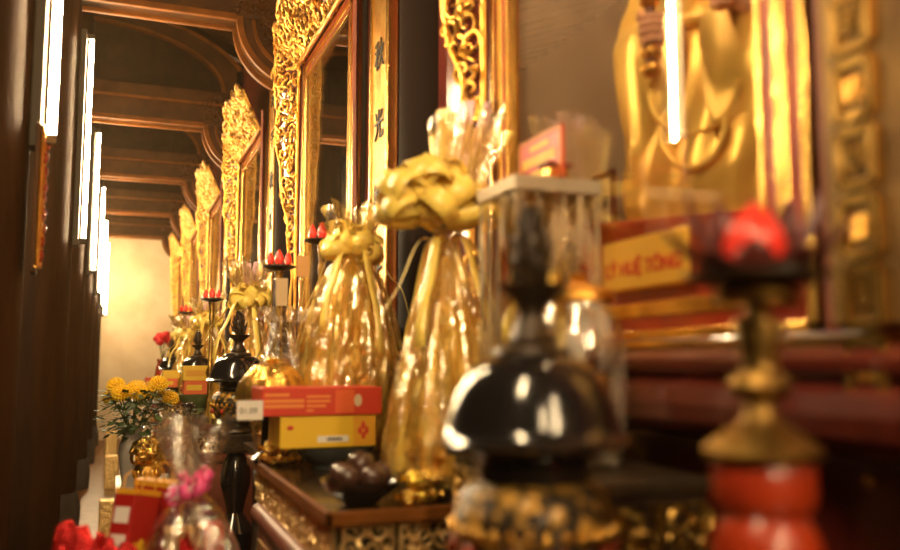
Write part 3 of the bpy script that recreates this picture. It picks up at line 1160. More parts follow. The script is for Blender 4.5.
def gift_basket(name, loc, r, h, label, seed, film_m, core_m, bow_m, neck=.70, tail_m=None, bowR=None, loops=14, core='cone', lean=0., boff=(0, 0, 0), crown=0., pexp=2.3, cflare=.62, bw=.55):
    rng = random.Random(seed)
    t = thing(name, loc, label, 'gift basket')
    mb = MB()
    mb.lathe([(r * .7, 0), (r * .8, .01), (r * .92, .05), (r * .95, .06), (r * .86, .062), (r * .7, .02), (.001, .018)], 36)
    mb.build('tray', GOLD, t, smooth=True)
    # contents
    zn = h * neck
    mb = MB()
    if core == 'cone':
        def cf(u, v):
            a = 2 * PI * u
            rad = r * (.90 * (1 - v ** pexp) + .08) * (1 + .10 * noise.noise(V((math.cos(a) * 3, math.sin(a) * 3, v * 5 + seed))) + .05 * math.sin(a * 13 + v * 4))
            return V((rad * math.cos(a), rad * math.sin(a), .03 + v * (zn - .06)))
        mb.grid(cf, 60, 20, closeu=True)
        mb.build('contents', core_m, t)
    else:
        for i in range(9):
            a = i * 2 * PI / 8
            q = (0, 0) if i == 8 else (r * .52 * math.cos(a), r * .52 * math.sin(a))
            hh = zn * (.75 if i == 8 else rng.uniform(.42, .58))
            m2 = MB()
            m2.lathe([(r * .24, .03), (r * .25, .04), (r * .25, hh - .02), (r * .2, hh), (.001, hh)], 18, (q[0], q[1], 0))
            m2.build('tin', rng.choice((core_m, GOLD, YELP)), t, smooth=True)
    # film
    ph = [rng.uniform(0, 6) for _ in range(4)]

    def ff(u, v):
        a = 2 * PI * u
        z = h * v
        if v < neck:
            s = v / neck
            rad = r * (1.02 + .06 * math.sin(PI * min(1, s * 1.6))) * (1 - s ** pexp) + .022 * s
        else:
            s = (v - neck) / (1 - neck)
            rad = .022 + r * cflare * s ** .8
        pl = (.02 + .07 * min(1, v / neck)) if v < neck else .28 * (v - neck) / (1 - neck) + .07
        k = 1 + pl * math.sin(a * 11 + ph[0] + 1.5 * math.sin(v * 5 + ph[1])) + pl * .7 * math.sin(a * 17 + ph[2] - v * 4)
        k += .10 * noise.noise(V((math.cos(a) * 2.2, math.sin(a) * 2.2, v * 4 + seed)))
        k += .05 * noise.noise(V((math.cos(a) * 7, math.sin(a) * 7, v * 14 + seed)))
        zz = z + (r * .25 * math.sin(a * 5 + ph[3]) * max(0, (v - neck) / (1 - neck)) if v > neck else 0)
        sh = crown * max(0, (v - neck) / (1 - neck))
        return V((rad * k * math.cos(a) + sh, rad * k * math.sin(a), zz))
    mb = MB()
    mb.grid(ff, 110, 44, closeu=True)
    mb.build('film', film_m, t)
    mb = MB()
    bR = bowR or r * .75
    bow(mb, V((0, 0, zn)) + V(boff), bR, loops, bR * bw, seed)
    bo = mb.build('bow', bow_m, t, smooth=True, angle=0)
    solid(bo, .0012)
    mb = MB()
    for k in range(6):
        a = k * 1.05 + seed
        L_ = h * rng.uniform(.28, .5)

        def rf(u, v, a=a, L_=L_):
            s = v
            rr = .02 + r * 1.1 * s ** .8
            return V((rr * math.cos(a) - (u - .5) * .022 * math.sin(a), rr * math.sin(a) + (u - .5) * .022 * math.cos(a), zn + .02 * math.sin(s * 9) - L_ * s * s))
        mb.grid(rf, 2, 14)
    solid(mb.build('ribbon_tail', bow_m, t, smooth=True, angle=0), .001)
    if tail_m:
        mb = MB()
        for k in range(5):
            a = k * 1.3 + seed

            def tf(u, v, a=a):
                return V(((.004 + .035 * v * (1 + .2 * math.sin(6 * v + k))) * math.cos(a) + (u - .5) * .03 * math.sin(a) + crown * v * 1.1, (.004 + .035 * v) * math.sin(a) - (u - .5) * .03 * math.cos(a), zn + .02 + v * (h - zn) * 1.05))
            mb.grid(tf, 3, 10)
        solid(mb.build('tissue_tip', tail_m, t, smooth=True, angle=0), .001)
    if lean:
        t.rotation_euler = (0, lean, 0)
    return t


GB_C = at(447, 440, 1.71)
gift_basket('gift_basket', (.680, 1.765, 1.04), .132, .81, 'large gift basket in gold film with yellow bow, behind the nearest urn', 4, CELLO, BFOIL, YRIB,
            neck=.64, tail_m=PINKW, bowR=.128, loops=54, boff=(-.055, -.03, .07), crown=.06, pexp=1.5, cflare=.34, bw=.36)
MB().lathe([(.09, -.03), (.095, -.028), (.095, -.004), (.088, 0), (.001, 0)], 32).build('wooden_foot', BLACKM, bpy.data.objects['gift_basket'], smooth=True)
GF = at(353, 390, 2.60)
gift_basket('gift_basket', (.668, 2.535, 1.01), .138, .74, 'gift basket in gold film behind the red and yellow boxes', 6, CELLO, BFOIL, YRIB,
            neck=.85, bowR=.10, loops=26, pexp=4.0, cflare=.4, bw=.45)
g = at(300, 380, 2.74)
gift_basket('gift_basket', (.498, 2.745, 1.01), .085, .44, 'clear film bag of small things left of the middle gift basket', 8, CLEAR, GOLD, CLEAR, neck=.9, bowR=.02, loops=4, core='tins')
g = at(247, 380, 4.05)
gb3 = gift_basket('gift_basket', (g.x, 4.05, 1.01), .17, .72, 'gift basket in gold film behind the second urn', 9, CELLO, BFOIL, YRIB, neck=.78, bowR=.11, loops=26, tail_m=PINKW, pexp=1.4, cflare=.4, bw=.45)
for (px, y, lab, s) in ((205, 6.35, 'gift basket in gold film behind the third urn', 1.0), (187.5, 6.98, 'gift basket in gold film left of the third urn', .85), (180, 8.7, 'small gift basket behind the farthest urn', .95)):
    p = at(px, 370, y)
    copy_tree(gb3, loc=(p.x, y, 1.01), label=lab, sc=s, rz=px * .1)

# ------------------------------------------------------------------ carved side stand, display case, glass jar by the near shrine
cs = thing('carved_stand', (.70, 1.28, 0), 'low dark carved stand under the glass case and jar', 'stand')
MB().b2((-.11, -.30, 1.12), (.075, .26, 1.14)).build('top', BLACKM, cs, bevel=.004)
MB().b2((-.095, -.285, 0), (.07, .245, 1.12)).build('body', mat('stand_wood', (.04, .022, .013), .35, 0., coat=.3), cs)
bd = bpy.data.objects[LAST[0]]
mb = MB()
rng = random.Random(31)
for k in range(2):
    x0 = -.085 + k * .078
    carve(mb, [(x0, 1.01), (x0 + .068, 1.01), (x0 + .068, 1.105), (x0, 1.105)], lambda u, v, w: V((u, -.287 - w, v)), .034, .005, rng)
for k in range(5):
    y0 = -.275 + k * .104
    carve(mb, [(y0, 1.01), (y0 + .09, 1.01), (y0 + .09, 1.105), (y0, 1.105)], lambda u, v, w: V((-.097 - w, u, v)), .034, .005, rng)
mb.build('carved_panels', BRASS, bd, smooth=True)

CX0, CX1, CY0, CY1, CZ0, CZ1 = .645, .815, 1.335, 1.50, 1.14, 1.628
dc = thing('display_case', (0, 0, 0), 'tall glass display case with grey metal cap beside the near shrine', 'case')
dc.location = (CX0, CY0, CZ0)
w_, d_, h_ = CX1 - CX0, CY1 - CY0, CZ1 - CZ0
mb = MB()
mb.b2((-.004, -.004, h_ - .028), (w_ + .004, d_ + .004, h_))
mb.build('cap', STEEL, dc, bevel=.003)
mb = MB()
for x in (.003, w_ - .003):
    for y in (.003, d_ - .003):
        mb.box((x, y, h_ / 2), (.004, .004, h_ - .03))
mb.b2((0, 0, 0), (w_, d_, .012))
mb.build('frame', STEEL, dc)
mb = MB()
mb.b2((.001, 0, .012), (w_ - .001, .003, h_ - .028))
mb.b2((.0, .001, .012), (.003, d_ - .001, h_ - .028))
mb.build('glass_panes', CASEGL, dc)
gift_basket('foil_bouquet', (CX0 + w_ / 2 + .004, CY0 + d_ / 2, CZ0 + .012), .075, .44, 'gold foil bouquet standing inside the glass display case', 13, CELLO, BFOIL, YRIB, neck=.72, bowR=.04, loops=10)
bpy.data.objects['foil_bouquet']['category'] = 'bouquet'
# glass jar
gj = thing('glass_jar', (.665, 1.155, 1.14), 'clear rounded glass jar with a gold lid right of the nearest urn', 'jar')
mb = MB()
mb.lathe([(.05, 0), (.058, .004), (.066, .03), (.070, .08), (.0715, .14), (.069, .19), (.060, .225), (.048, .240), (.048, .248),
          (.045, .248), (.045, .238), (.057, .222), (.066, .188), (.0685, .14), (.067, .08), (.063, .03), (.055, .008), (.001, .006)], 48)
mb.build('jar_body', GLASSJ, gj, smooth=True)
mb = MB()
mb.lathe([(.05, .248), (.055, .25), (.055, .262), (.046, .27), (.02, .278), (.012, .284), (.014, .292), (.001, .298)], 36)
mb.build('jar_lid', GOLD, gj, smooth=True)
mb = MB()
rng = random.Random(4)
for k in range(9):
    a = k * 2.4
    mb.blob((.036 * math.cos(a), .036 * math.sin(a), .03 + .012 * k), (.02, .02, .016), 2, .2, 3, k)
mb.build('sweets', FOIL, gj)

# red plaque + small gold block on the case
p1, p2 = atx(515, 150, .725), atx(563, 137, .725)
rp = thing('red_plaque', (.735, 1.42, CZ1), 'red plaque with yellow lettering standing on the glass display case', 'sign')
MB().b2((-.003, -.095, 0), (.003, .075, .098)).build('panel', REDP, rp)
mb = MB()
for (a, b, c_, d) in ((-.095, .075, 0, .006), (-.095, .075, .092, .098), (-.095, -.089, 0, .098), (.069, .075, 0, .098)):
    mb.b2((-.0045, a, c_), (-.002, b, d))
mb.build('border', ORANGE, rp)
mb = MB()
rng = random.Random(6)
for (zc_, hh_, y0_, y1_) in ((.076, .006, -.045, .03), (.050, .010, -.07, .055), (.024, .006, -.04, .02)):
    y_ = y0_
    while y_ < y1_:
        w_ = rng.uniform(.006, .011)
        mb.b2((-.0045, y_, zc_ - hh_ * rng.uniform(.7, 1)), (-.0025, y_ + w_, zc_ + hh_))
        y_ += w_ + .0025
mb.build('lettering', YELP, rp)
gb_ = thing('gold_block', (.735, 1.345, CZ1), 'little gold ornament block on the front of the glass case', 'ornament')
MB().b2((-.022, -.005, 0), (.026, .03, .006)).b2((-.018, -.002, .006), (.022, .027, .022)).build('block', GOLDS, gb_, bevel=.002)
MB().b2((-.026, -.006, .022), (.03, .031, .03)).build('cap', REDBR, gb_, bevel=.003)

# ------------------------------------------------------------------ boxes on the first table
BY = 2.20
pY = at(280, 432, BY)
pY2 = at(376, 432, BY)
ztop = 1.074
yb = thing('yellow_box', ((pY.x + pY2.x) / 2, BY, ztop), 'yellow cake box under the red box on the near altar table', 'box')
wy = pY2.x - pY.x
hy = .083
MB().b2((-wy / 2, 0, 0), (wy / 2, .17, hy)).build('carton', YELP, yb, bevel=.003)
MB().b2((-.03, -.0012, .014), (wy / 2 - .075, 0, .03)).build('white_label', PAPER, yb)
wl = bpy.data.objects[LAST[0]]
mb = MB()
for k in range(12):
    mb.b2((-.006 + k * .0034, -.0018, .017), (-.0045 + k * .0034 + .0008 * (k % 3), -.001, .026))
mb.build('barcode', INK, wl)
mb = MB()
mb.blob((-wy / 2 + .026, -.0005, .053), (.009, .002, .006), 2)
mb.build('red_dot', REDP, yb, smooth=True)
mb = MB()
for k in range(4):
    mb.blob((wy / 2 - .035 + .009 * math.cos(k * 1.6), -.0005, .042 + .013 * math.sin(k * 1.6)), (.006, .0015, .011), 2)
mb.build('red_motif', REDP, yb, smooth=True)
MB().b2((wy / 2 - .062, -.0008, 0.003), (wy / 2 - .002, 0.0, hy - .003)).build('print_panel', YELD, yb)
pR = at(262, 400, BY - .008)
pR2 = at(382, 400, BY - .008)
wr = pR2.x - pR.x
rb = thing('red_box', ((pR.x + pR2.x) / 2, BY - .008, ztop + hy), 'long red cake box lying on top of the yellow box', 'box')
hr = .072
MB().b2((-wr / 2, 0, 0), (wr / 2, .18, hr)).build('carton', REDP, rb, bevel=.003)
mb = MB()
for (a, b, z0, z1) in ((.02, .22, .05, .058), (.02, .34, .034, .043), (.02, .34, .021, .03), (.36, .56, .034, .04), (.36, .56, .046, .052), (.36, .52, .022, .028), (.36, .42, .011, .016)):
    mb.b2((-wr / 2 + wr * a, -.001, z0), (-wr / 2 + wr * b, 0, z1))
mb.build('orange_print', ORANGE, rb)
MB().b2((-wr / 2 + wr * .60, -.0008, .006), (-wr / 2 + wr * .76, 0, hr - .006)).build('print_panel', mat('red_orange', (.74, .12, .03), .4), rb)
mb = MB()
mb.lathe([(.001, 0), (.016, .0005), (.016, .0015), (.001, .0015)], 20, (wr / 2 - .066, .0, .038), M=Matrix.Rotation(PI / 2, 4, 'X') @ Matrix.Scale(.65, 4, (1, 0, 0)))
mb.build('emblem', CARD, rb)
pt_ = MB().b2((-wr / 2 - .062, -.008, -.006), (-wr / 2 + .002, -.002, .042)).build('price_tag', PAPER, rb)
tag(pt_, 'white card tag')
text('lettering', '01.09', .020, INK, pt_, (-wr / 2 - .034, -.0085, .016), FACE_N)
dp = at(335, 460, 2.28)
dpl = thing('dark_plate', (dp.x, 2.285, 1.01), 'dark round dish under the yellow box', 'plate')
MB().lathe([(.055, 0), (.06, .002), (.06, .012), (.085, .026), (.106, .05), (.11, .062), (.104, .062), (.1, .055), (.001, .05)], 44).build('dish', PLATEM, dpl, smooth=True)

# gold foil-wrapped round cake on the table behind the boxes
fc = at(278, 390, 2.47)
fk = thing('foil_cake', (fc.x - .012, 2.49, 1.01), 'big round gold foil-wrapped cake behind the left end of the red box', 'cake')
mb = MB()


def fcake(u, v):
    a = 2 * PI * u
    e = v * PI / 2
    r = .098 * math.cos(e) ** .8 if v < 1 else 0.0
    k = 1 + .05 * math.sin(a * 9 + 2 * v) + .06 * noise.noise(V((math.cos(a) * 3, math.sin(a) * 3, v * 3)))
    return V((r * k * math.cos(a), r * k * math.sin(a), .17 + .115 * math.sin(e) ** 1.0))


mb.grid(fcake, 60, 16, closeu=True)
MB().lathe([(.055, .0), (.055, .01), (.03, .03), (.03, .13), (.09, .165), (.09, .17)], 40).build('stand', BLACK, fk, smooth=True)
mb.build('wrapped_cake', mat('cake_foil', (.93, .56, .12), .24, .9, bump=.6, bscale=26), fk, smooth=True, angle=0)
mb = MB()
for k in range(9):
    a = k * .7
    mb.tube([(.0, .0, .286), (.012 * math.cos(a), .012 * math.sin(a), .292), (.02 * math.cos(a), .02 * math.sin(a), .285)], [.004, .004, .002], 6)
mb.build('twist', FOIL, fk, smooth=True)


def foil_sweet(name, loc, r, label, group, seed, m=FOIL):
    mb = MB()
    mb.blob((0, 0, r * .85), (r, r, r * .85), 3, .28, 2.6, seed)
    for s in (-1, 1):
        mb.lathe([(r * .15, 0), (r * .3, r * .25), (r * .55, r * .6)], 12, (s * r * .9, 0, r * .9), fn=lambda a, z: 1 + .3 * math.sin(a * 6),
                 M=Matrix.Rotation(s * PI / 2, 4, 'Y'))
    o = mb.build(name, m, loc=loc)
    return tag(o, label, 'sweet', group)


rng = random.Random(77)
fl = ['leftmost', 'second', 'third', 'fourth', 'fifth', 'sixth']
for k, (px, py) in enumerate(((246, 444), (255, 440), (264, 445), (273, 442), (262, 452))):
    p = at(px, py, 2.36)
    foil_sweet('foil_sweet', (.412 + .03 * (k % 3) - (.012 if k > 2 else 0), 2.40 - .055 * (k // 3) - .012 * (k % 3), 1.011 + (.03 if k > 2 else 0)), .026,
               f'{fl[k]} gold foil sweet in the pile left of the yellow box', 'gold foil sweets left of the yellow box', k)
for k, (px, py, c_) in enumerate(((405, 462, 0), (415, 470, 1), (424, 474, 0), (408, 478, 1), (430, 466, 0), (419, 484, 0))):
    p = at(px, py, 1.78)
    mm = (FOIL, FOILY)[c_]
    foil_sweet('foil_sweet', (.548 + .024 * (k % 3) + .012 * (k // 3), 1.628 + .012 * (k % 3), 1.011 + .036 * (k // 3)), .021, f'{fl[k]} foil sweet in the heap right of the dark bowl', 'foil sweets beside the near urn', 20 + k, mm)
# dark bowl and a small clear cup
p = at(370, 470, 1.95)
dk = thing('small_glass', (p.x, 1.95, 1.01), 'small clear glass standing right of the yellow box', 'glass')
MB().lathe([(.022, 0), (.024, .003), (.028, .07), (.026, .07), (.022, .006), (.001, .005)], 28).build('tumbler', GLASS, dk, smooth=True)
p = at(400, 447, 1.98)
bw = thing('black_bowl', (.468, 1.70, 1.01), 'black bowl heaped with dark fruit left of the large gift basket', 'bowl')
MB().lathe([(.03, 0), (.035, .004), (.07, .03), (.080, .05), (.076, .05), (.06, .03), (.001, .012)], 40).build('bowl', BLACK, bw, smooth=True)
for k in range(6):
    a = k * 1.05
    rr = .04 if k < 5 else 0
    o = MB().blob((0, 0, 0), (.027, .027, .025), 3, .06, 2, k).build('dark_fruit', mat('dark_fruit_skin', (.07, .03, .02), .25, 0., coat=.4), smooth=True)
    o.location = (bw.location.x + rr * math.cos(a * 1.2), 1.70 + rr * math.sin(a * 1.2), 1.068 + (.022 if k == 5 else 0))
    tag(o, 'dark glossy fruit heaped in the black bowl', 'fruit', 'dark fruit in the black bowl')

# cards by lotus lamp
for (px, py, y, w_, h_, m_, lab) in ((282, 292, 2.62, .035, .085, CARD, 'small cream card standing under the three-bud lotus lamp'), (303, 266, 2.84, .04, .07, mat('orange_card', (.72, .38, .14), .6), 'small orange card standing left of the second lotus lamp')):
    p = at(px, py, y)
    o = thing('card_on_stick', (p.x, y, 1.01), lab, 'card')
    MB().b2((-w_ / 2, 0, p.z - 1.01 - h_ / 2), (w_ / 2, .003, p.z - 1.01 + h_ / 2)).build('card', m_, o)
    MB().lathe([(.012, 0), (.012, .004), (.003, .006), (.003, p.z - 1.01 - h_ / 2 + .01)], 12, (0, .005, 0)).build('stick', BRASS, o, smooth=True)

# ------------------------------------------------------------------ things on the second and third tables
def small_box(name, px0, px1, py0, py1, y, m, lab, depth=.14, z0=None, stripe=None):
    a, b = at(px0, py1, y), at(px1, py0, y)
    z = a.z if z0 is None else z0
    o = thing(name, ((a.x + b.x) / 2, y, z), lab, 'box')
    w = b.x - a.x
    h = b.z - a.z
    MB().b2((-w / 2, 0, 0), (w / 2, depth, h)).build('carton', m, o, bevel=.003)
    if stripe:
        MB().b2((-w / 2 * .8, -.001, h * .3), (w / 2 * .5, 0, h * .7)).build('print', stripe, o)
    return o, z + h


o, zt = small_box('orange_box', 184, 208, 379, 393, 4.78, mat('orange_red', (.75, .14, .03), .4), 'orange-red box at the bottom of the small pile on the second table', z0=1.116, stripe=YELP)
o, zt = small_box('yellow_box', 183, 212, 364, 379, 4.78, YELP, 'small yellow box on top of the orange-red box', z0=zt, stripe=YELD)
gd = at(192, 400, 4.85)
o = thing('green_dish', (gd.x + .02, 4.85, 1.01), 'greenish dish under the small orange box on the second table', 'plate')
MB().lathe([(.05, 0), (.06, .003), (.045, .03), (.06, .05), (.1, .09), (.106, .105), (.1, .105), (.05, .1), (.001, .1)], 40).build('dish', mat('celadon', (.12, .16, .06), .3, 0., coat=.4), o, smooth=True)
od = thing('green_dish', (at(171, 380, 6.68).x, 6.67, 1.01), 'tiny dish under the orange box on the third table', 'plate')
MB().lathe([(.05, 0), (.06, .003), (.04, .03), (.055, .05), (.09, .078), (.096, .09), (.001, .088)], 32).build('dish', BLACKM, od, smooth=True)
o, zt = small_box('orange_box', 160, 178, 370, 379, 6.6, mat('orange_red', (1, 1, 1)), 'small orange box on the third altar table', z0=1.10, stripe=YELP)
o, zt = small_box('yellow_box', 163, 180, 362, 370, 6.6, YELP, 'tiny yellow box on the third altar table, on the orange one', z0=zt)
o, zt = small_box('red_box', 145, 160, 374, 386, 8.9, REDP, 'tiny red box far along on the fourth altar table', z0=1.012, stripe=YELP)

# dark leafy sprig ornaments beside boxes
for (px, y, lab) in ((178, 4.5, 'small dark wire ornament before the box pile on the second table'), (160, 6.5, 'tiny dark wire ornament on the third table')):
    p = at(px, 388, y)
    mb = MB()
    rng = random.Random(px)
    for k in range(10):
        a = rng.uniform(0, 6.28)
        b = rng.uniform(.3, 1.3)
        d = V((math.cos(a) * math.cos(b), math.sin(a) * math.cos(b), math.sin(b))) * .07
        mb.tube([(0, 0, 0), d * .6 + V((0, 0, .02)), d], [.003, .003, .002], 6)
        mb.blob(d, .011, 1)
    mb.lathe([(.025, 0), (.025, .004), (.004, .008)], 16)
    o = mb.build('wire_ornament', BLACKM, smooth=True, loc=(max(p.x, .34), y, 1.011))
    tag(o, lab, 'ornament')


# far gold heap + red roses
def rose(mb, c, r, seed):
    mb.blob(c, (r, r, r * .85), 3, .35, 3.5, seed)


p = at(160, 340, 10.2)
vz = thing('rose_vase', (max(p.x, .46), 9.82, 1.01), 'vase of red roses far along the aisle', 'vase')
MB().lathe([(.05, 0), (.06, .02), (.075, .12), (.06, .22), (.045, .26), (.06, .3), (.055, .3), (.001, .28)], 24).build('vase', REDL, vz, smooth=True)
mb = MB()
rng = random.Random(3)
for k in range(9):
    a = k * 2.4
    rr = .035 + .006 * k
    p_ = V((rr * math.cos(a), rr * math.sin(a), .42 + .07 * rng.random() + .012 * (9 - k)))
    mb.tube([(0, 0, .28), p_ * .5 + V((0, 0, .16)), p_], .003, 5)
mb.build('stems', LEAF, vz, smooth=True)
for k in range(9):
    a = k * 2.4
    rr = .035 + .006 * k
    m2 = MB()
    rose(m2, (rr * math.cos(a), rr * math.sin(a), .46 + .012 * (9 - k)), .042, k)
    m2.build('rose', PETR, vz, smooth=True)
for k, (px, py, y, r) in enumerate(((152, 358, 9.3, .06), (160, 352, 9.4, .07), (147, 366, 9.1, .06), (156, 366, 9.0, .055), (166, 362, 9.2, .06), (150, 349, 9.6, .06), (160, 340, 9.7, .05))):
    p = at(px, py, y)
    foil_sweet('foil_parcel', (max(.40, p.x) + .04 * (k % 3), y, 1.011 + (0, .0, 0, 0, 0, 0, 0)[k]), r, 'crumpled gold foil parcel in the far heap', 'gold foil parcels far along the aisle', 40 + k)['category'] = 'parcel'

# ------------------------------------------------------------------ low offering tables on the aisle side
lt = thing('low_table', (.16, 3.75, 0), 'low dark table carrying the flower vase', 'table')
MB().b2((-.15, -.45, .75), (.14, .45, .78)).build('top', BLACKM, lt, bevel=.004)
for sx in (-.13, .12):
    for sy in (-.42, .42):
        MB().box((sx, sy, .375), (.035, .035, .75)).build('leg', BLACKM, lt)
lt2 = thing('low_table', (.10, 1.95, 0), 'low table under the red gift bags at the bottom edge', 'table')
MB().b2((-.24, -.42, .75), (.22, .42, .78)).build('top', REDBR, lt2, bevel=.004)
for sx in (-.21, .19):
    for sy in (-.38, .38):
        MB().box((sx, sy, .375), (.04, .04, .75)).build('leg', REDBR, lt2)

# gold paper parcels standing on the floor down the aisle
for (px, py, y, w_, h_, lab) in ((111, 536, 6.6, .17, .31, 'nearest gold paper parcel standing on the floor left of the red gift bag'),
                                 (111, 480, 9.4, .13, .33, 'gold paper parcel standing on the floor left of the grey vase'),
                                 (111, 447, 12.4, .15, .36, 'farthest gold paper parcel on the floor, under the yellow flowers')):
    p = at(px, py, y)
    o = thing('gold_paper_parcel', (p.x, y, 0), lab, 'parcel', 'gold paper parcels on the floor')
    MB().b2((-w_ / 2, 0, 0), (w_ / 2, .12, h_)).build('parcel', mat('gold_paper', (.95, .66, .26), .36, .7, bump=.8, bscale=30), o, bevel=.01)
    MB().b2((-w_ / 2 - .002, .045, -.0), (w_ / 2 + .002, .075, h_ + .002)).build('band', YELD, o)
# flower vase
pv = at(127, 482, 3.7)
fv = thing('flower_vase', (max(pv.x, .07), 3.7, .78), 'grey vase of yellow chrysanthemums beside the aisle', 'vase')
MB().lathe([(.038, 0), (.042, .005), (.036, .03), (.044, .09), (.052, .15), (.05, .18), (.036, .215), (.034, .23), (.046, .25), (.042, .25), (.001, .22)], 36).build('vase', VASEM, fv, smooth=True)
mb = MB()
rng = random.Random(12)
heads = []
for k in range(9):
    a = k * 2.39996 + 2.2
    rr = .03 + .032 * math.sqrt(k)
    hp = V((rr * math.cos(a) * 1.05 + .02, rr * math.sin(a) * .8, .425 - .05 * rng.random() - .02 * (k > 5)))
    heads.append(hp)
    mb.tube([(0, 0, .2), (hp.x * .5, hp.y * .5, .30), hp], .003, 5)
mb.build('stems', LEAF, fv, smooth=True)
mb = MB()
for k in range(330):
    a = rng.uniform(0, 2 * PI)
    rr = rng.uniform(.02, .13)
    z = rng.uniform(.22, .395)
    c_ = V((rr * math.cos(a) + .01, rr * math.sin(a), z))
    d = V((math.cos(a), math.sin(a), rng.uniform(-.7, .4))).normalized()
    sd = V((-d.y, d.x, rng.uniform(-.3, .3))).normalized()
    L_ = rng.uniform(.03, .055)
    mb.add([c_, c_ + d * L_ * .5 + sd * L_ * .28, c_ + d * L_, c_ + d * L_ * .5 - sd * L_ * .28], [(0, 1, 2, 3)])
fo = mb.build('foliage', LEAF, fv)
solid(fo, .001)
for k, hp in enumerate(heads):
    m2 = MB()
    ax_ = V((hp.x * 3, -.8 + hp.y * 3, 1.0)).normalized()
    Q = V((0, 0, 1)).rotation_difference(ax_)
    for ring, (np2, ln, el) in enumerate(((16, .036, -.35), (18, .038, .1), (16, .036, .5), (12, .032, .9), (7, .026, 1.3))):
        for i in range(np2):
            a = i * 2 * PI / np2 + ring * .2
            d = V((math.cos(a) * math.cos(el), math.sin(a) * math.cos(el), math.sin(el)))
            d = Q @ d
            m2.tube([hp + ax_ * .002, hp + d * ln * .6, hp + d * ln], [.004, .0062, .003], 5)
    m2.build('flower_head', PETY, fv, smooth=True)
dsh = thing('vase_dish', (fv.location.x + .055, 3.56, .78), 'dull gold dish under the foil ball on its pot', 'plate')
MB().lathe([(.03, 0), (.035, .004), (.07, .01), (.075, .014), (.07, .016), (.001, .008)], 36).build('dish', BRASS, dsh, smooth=True)
pt = thing('gilt_pot', (dsh.location.x, 3.56, .788), 'carved gilt pot holding a gold foil ball beside the flower vase', 'pot')
mb = MB()
mb.lathe([(.035, 0), (.04, .01), (.03, .03), (.042, .055), (.05, .08), (.045, .105), (.052, .115), (.04, .118), (.001, .1)], 36)
for i in range(16):
    a = i * PI / 8
    mb.blob((.046 * math.cos(a), .046 * math.sin(a), .075), (.009, .009, .02), 1)
mb.build('pot', GOLD, pt, smooth=True)
fb = MB()
fb.blob((0, 0, .055), (.064, .064, .06), 3, .22, 3.2, 5)
for i in range(14):
    a = i * 2.4
    fb.blob((.05 * math.cos(a), .05 * math.sin(a), .03 + .05 * (i % 3) * .6), (.02, .02, .022), 2, .3, 3, i)
o = fb.build('foil_ball', FOIL, loc=(pt.location.x, 3.56, .89))
tag(o, 'gold foil ball with a white tag sitting in the gilt pot', 'ornament')
wt2 = MB().b2((-.0, -.012, -.01), (.003, .012, .012)).build('white_tag', PAPER, o)
wt2.location = (-.052, -.045, .035)

# clear wrapped sprig and red apple
gift_basket('wrapped_sprig', (.27, 3.58, .78), .055, .30, 'clear film cone leaning by the flower vase', 15, CLEAR, mat('pale_paper', (.7, .6, .5), .7), CLEAR, neck=.6, bowR=.02, loops=4)['category'] = 'wrapping'
ap = MB().lathe([(.003, .006), (.02, .0), (.032, .02), (.034, .038), (.024, .056), (.008, .055), (.001, .048)], 24).build('apple', REDP, loc=(.235, 3.40, .781), smooth=True)
tag(ap, 'red apple beside the wrapped sprig', 'apple')

# ------------------------------------------------------------------ red gift bag, clear bag with pink bow, red foil
def rotbox(w, d, h, M):
    mb = MB()
    mb.box((0, 0, h / 2), (w, d, h))
    return mb


p = at(140, 520, 2.1)
bag = thing('red_gift_bag', (.03, 2.10, .78), 'tall red gift bag leaning at the bottom left', 'bag')
bag.rotation_euler = (0, R(12), R(52))
mb = MB()
mb.grid(lambda u, v: V(((.085 if (u * 4) % 4 < 1 else 0), 0, 0)), 1, 1) if False else None
ww, dd, hh = .095, .055, .225
mb.b2((-ww / 2, -dd / 2, 0), (ww / 2, dd / 2, hh))
mb.build('bag_body', mat('bag_red', (.42, .015, .012), .35), bag, bevel=.003)
mb = MB()
mb.b2((-ww / 2 - .001, -dd / 2 - .001, hh - .012), (ww / 2 + .001, dd / 2 + .001, hh + .001))
mb.build('gold_rim', YELD, bag)
mb = MB()
for a_, b_ in ((.03, .055), (.10, .125), (.15, .185)):
    MB().b2((-ww / 2 - .0015, -.019, a_), (-ww / 2, .019, b_)).build('white_print', PAPER, bag)
mb = MB()
for k in range(5):
    a = k * 1.257
    mb.blob((-.005 + .018 * math.cos(a), -dd / 2 - .0005, .08 + .022 * math.sin(a)), (.013, .002, .017), 2)
mb.build('yellow_flower_print', YELP, bag, smooth=True)
mb = MB()
for s in (-1, 1):
    mb.tube([(-.025, s * dd / 2 * .9, hh), (-.02, s * dd / 2, hh + .03), (0, s * dd / 2, hh + .042), (.02, s * dd / 2, hh + .03), (.025, s * dd / 2 * .9, hh)], .002, 6)
mb.build('handle', YELD, bag, smooth=True)
bag2 = copy_tree(bag, loc=(.085, 2.27, .78), label='plain red gift bag behind the leaning one')
bag2.rotation_euler = (0, R(6), R(-25))
jn = thing('yellow_packet', (.15, 2.36, .78), 'yellow and red packet standing between red bag and clear bag', 'packet')
MB().b2((-.025, -.012, 0), (.025, .012, .19)).build('packet', YELP, jn, bevel=.003)
MB().b2((-.012, -.0135, .1), (.012, -.012, .17)).build('red_print', REDP, jn)

cb_ = thing('gift_bag', (.17, 2.02, .78), 'clear film gift bag tied with a pink bow at the bottom left', 'gift bag')
rng = random.Random(17)
zn = .235


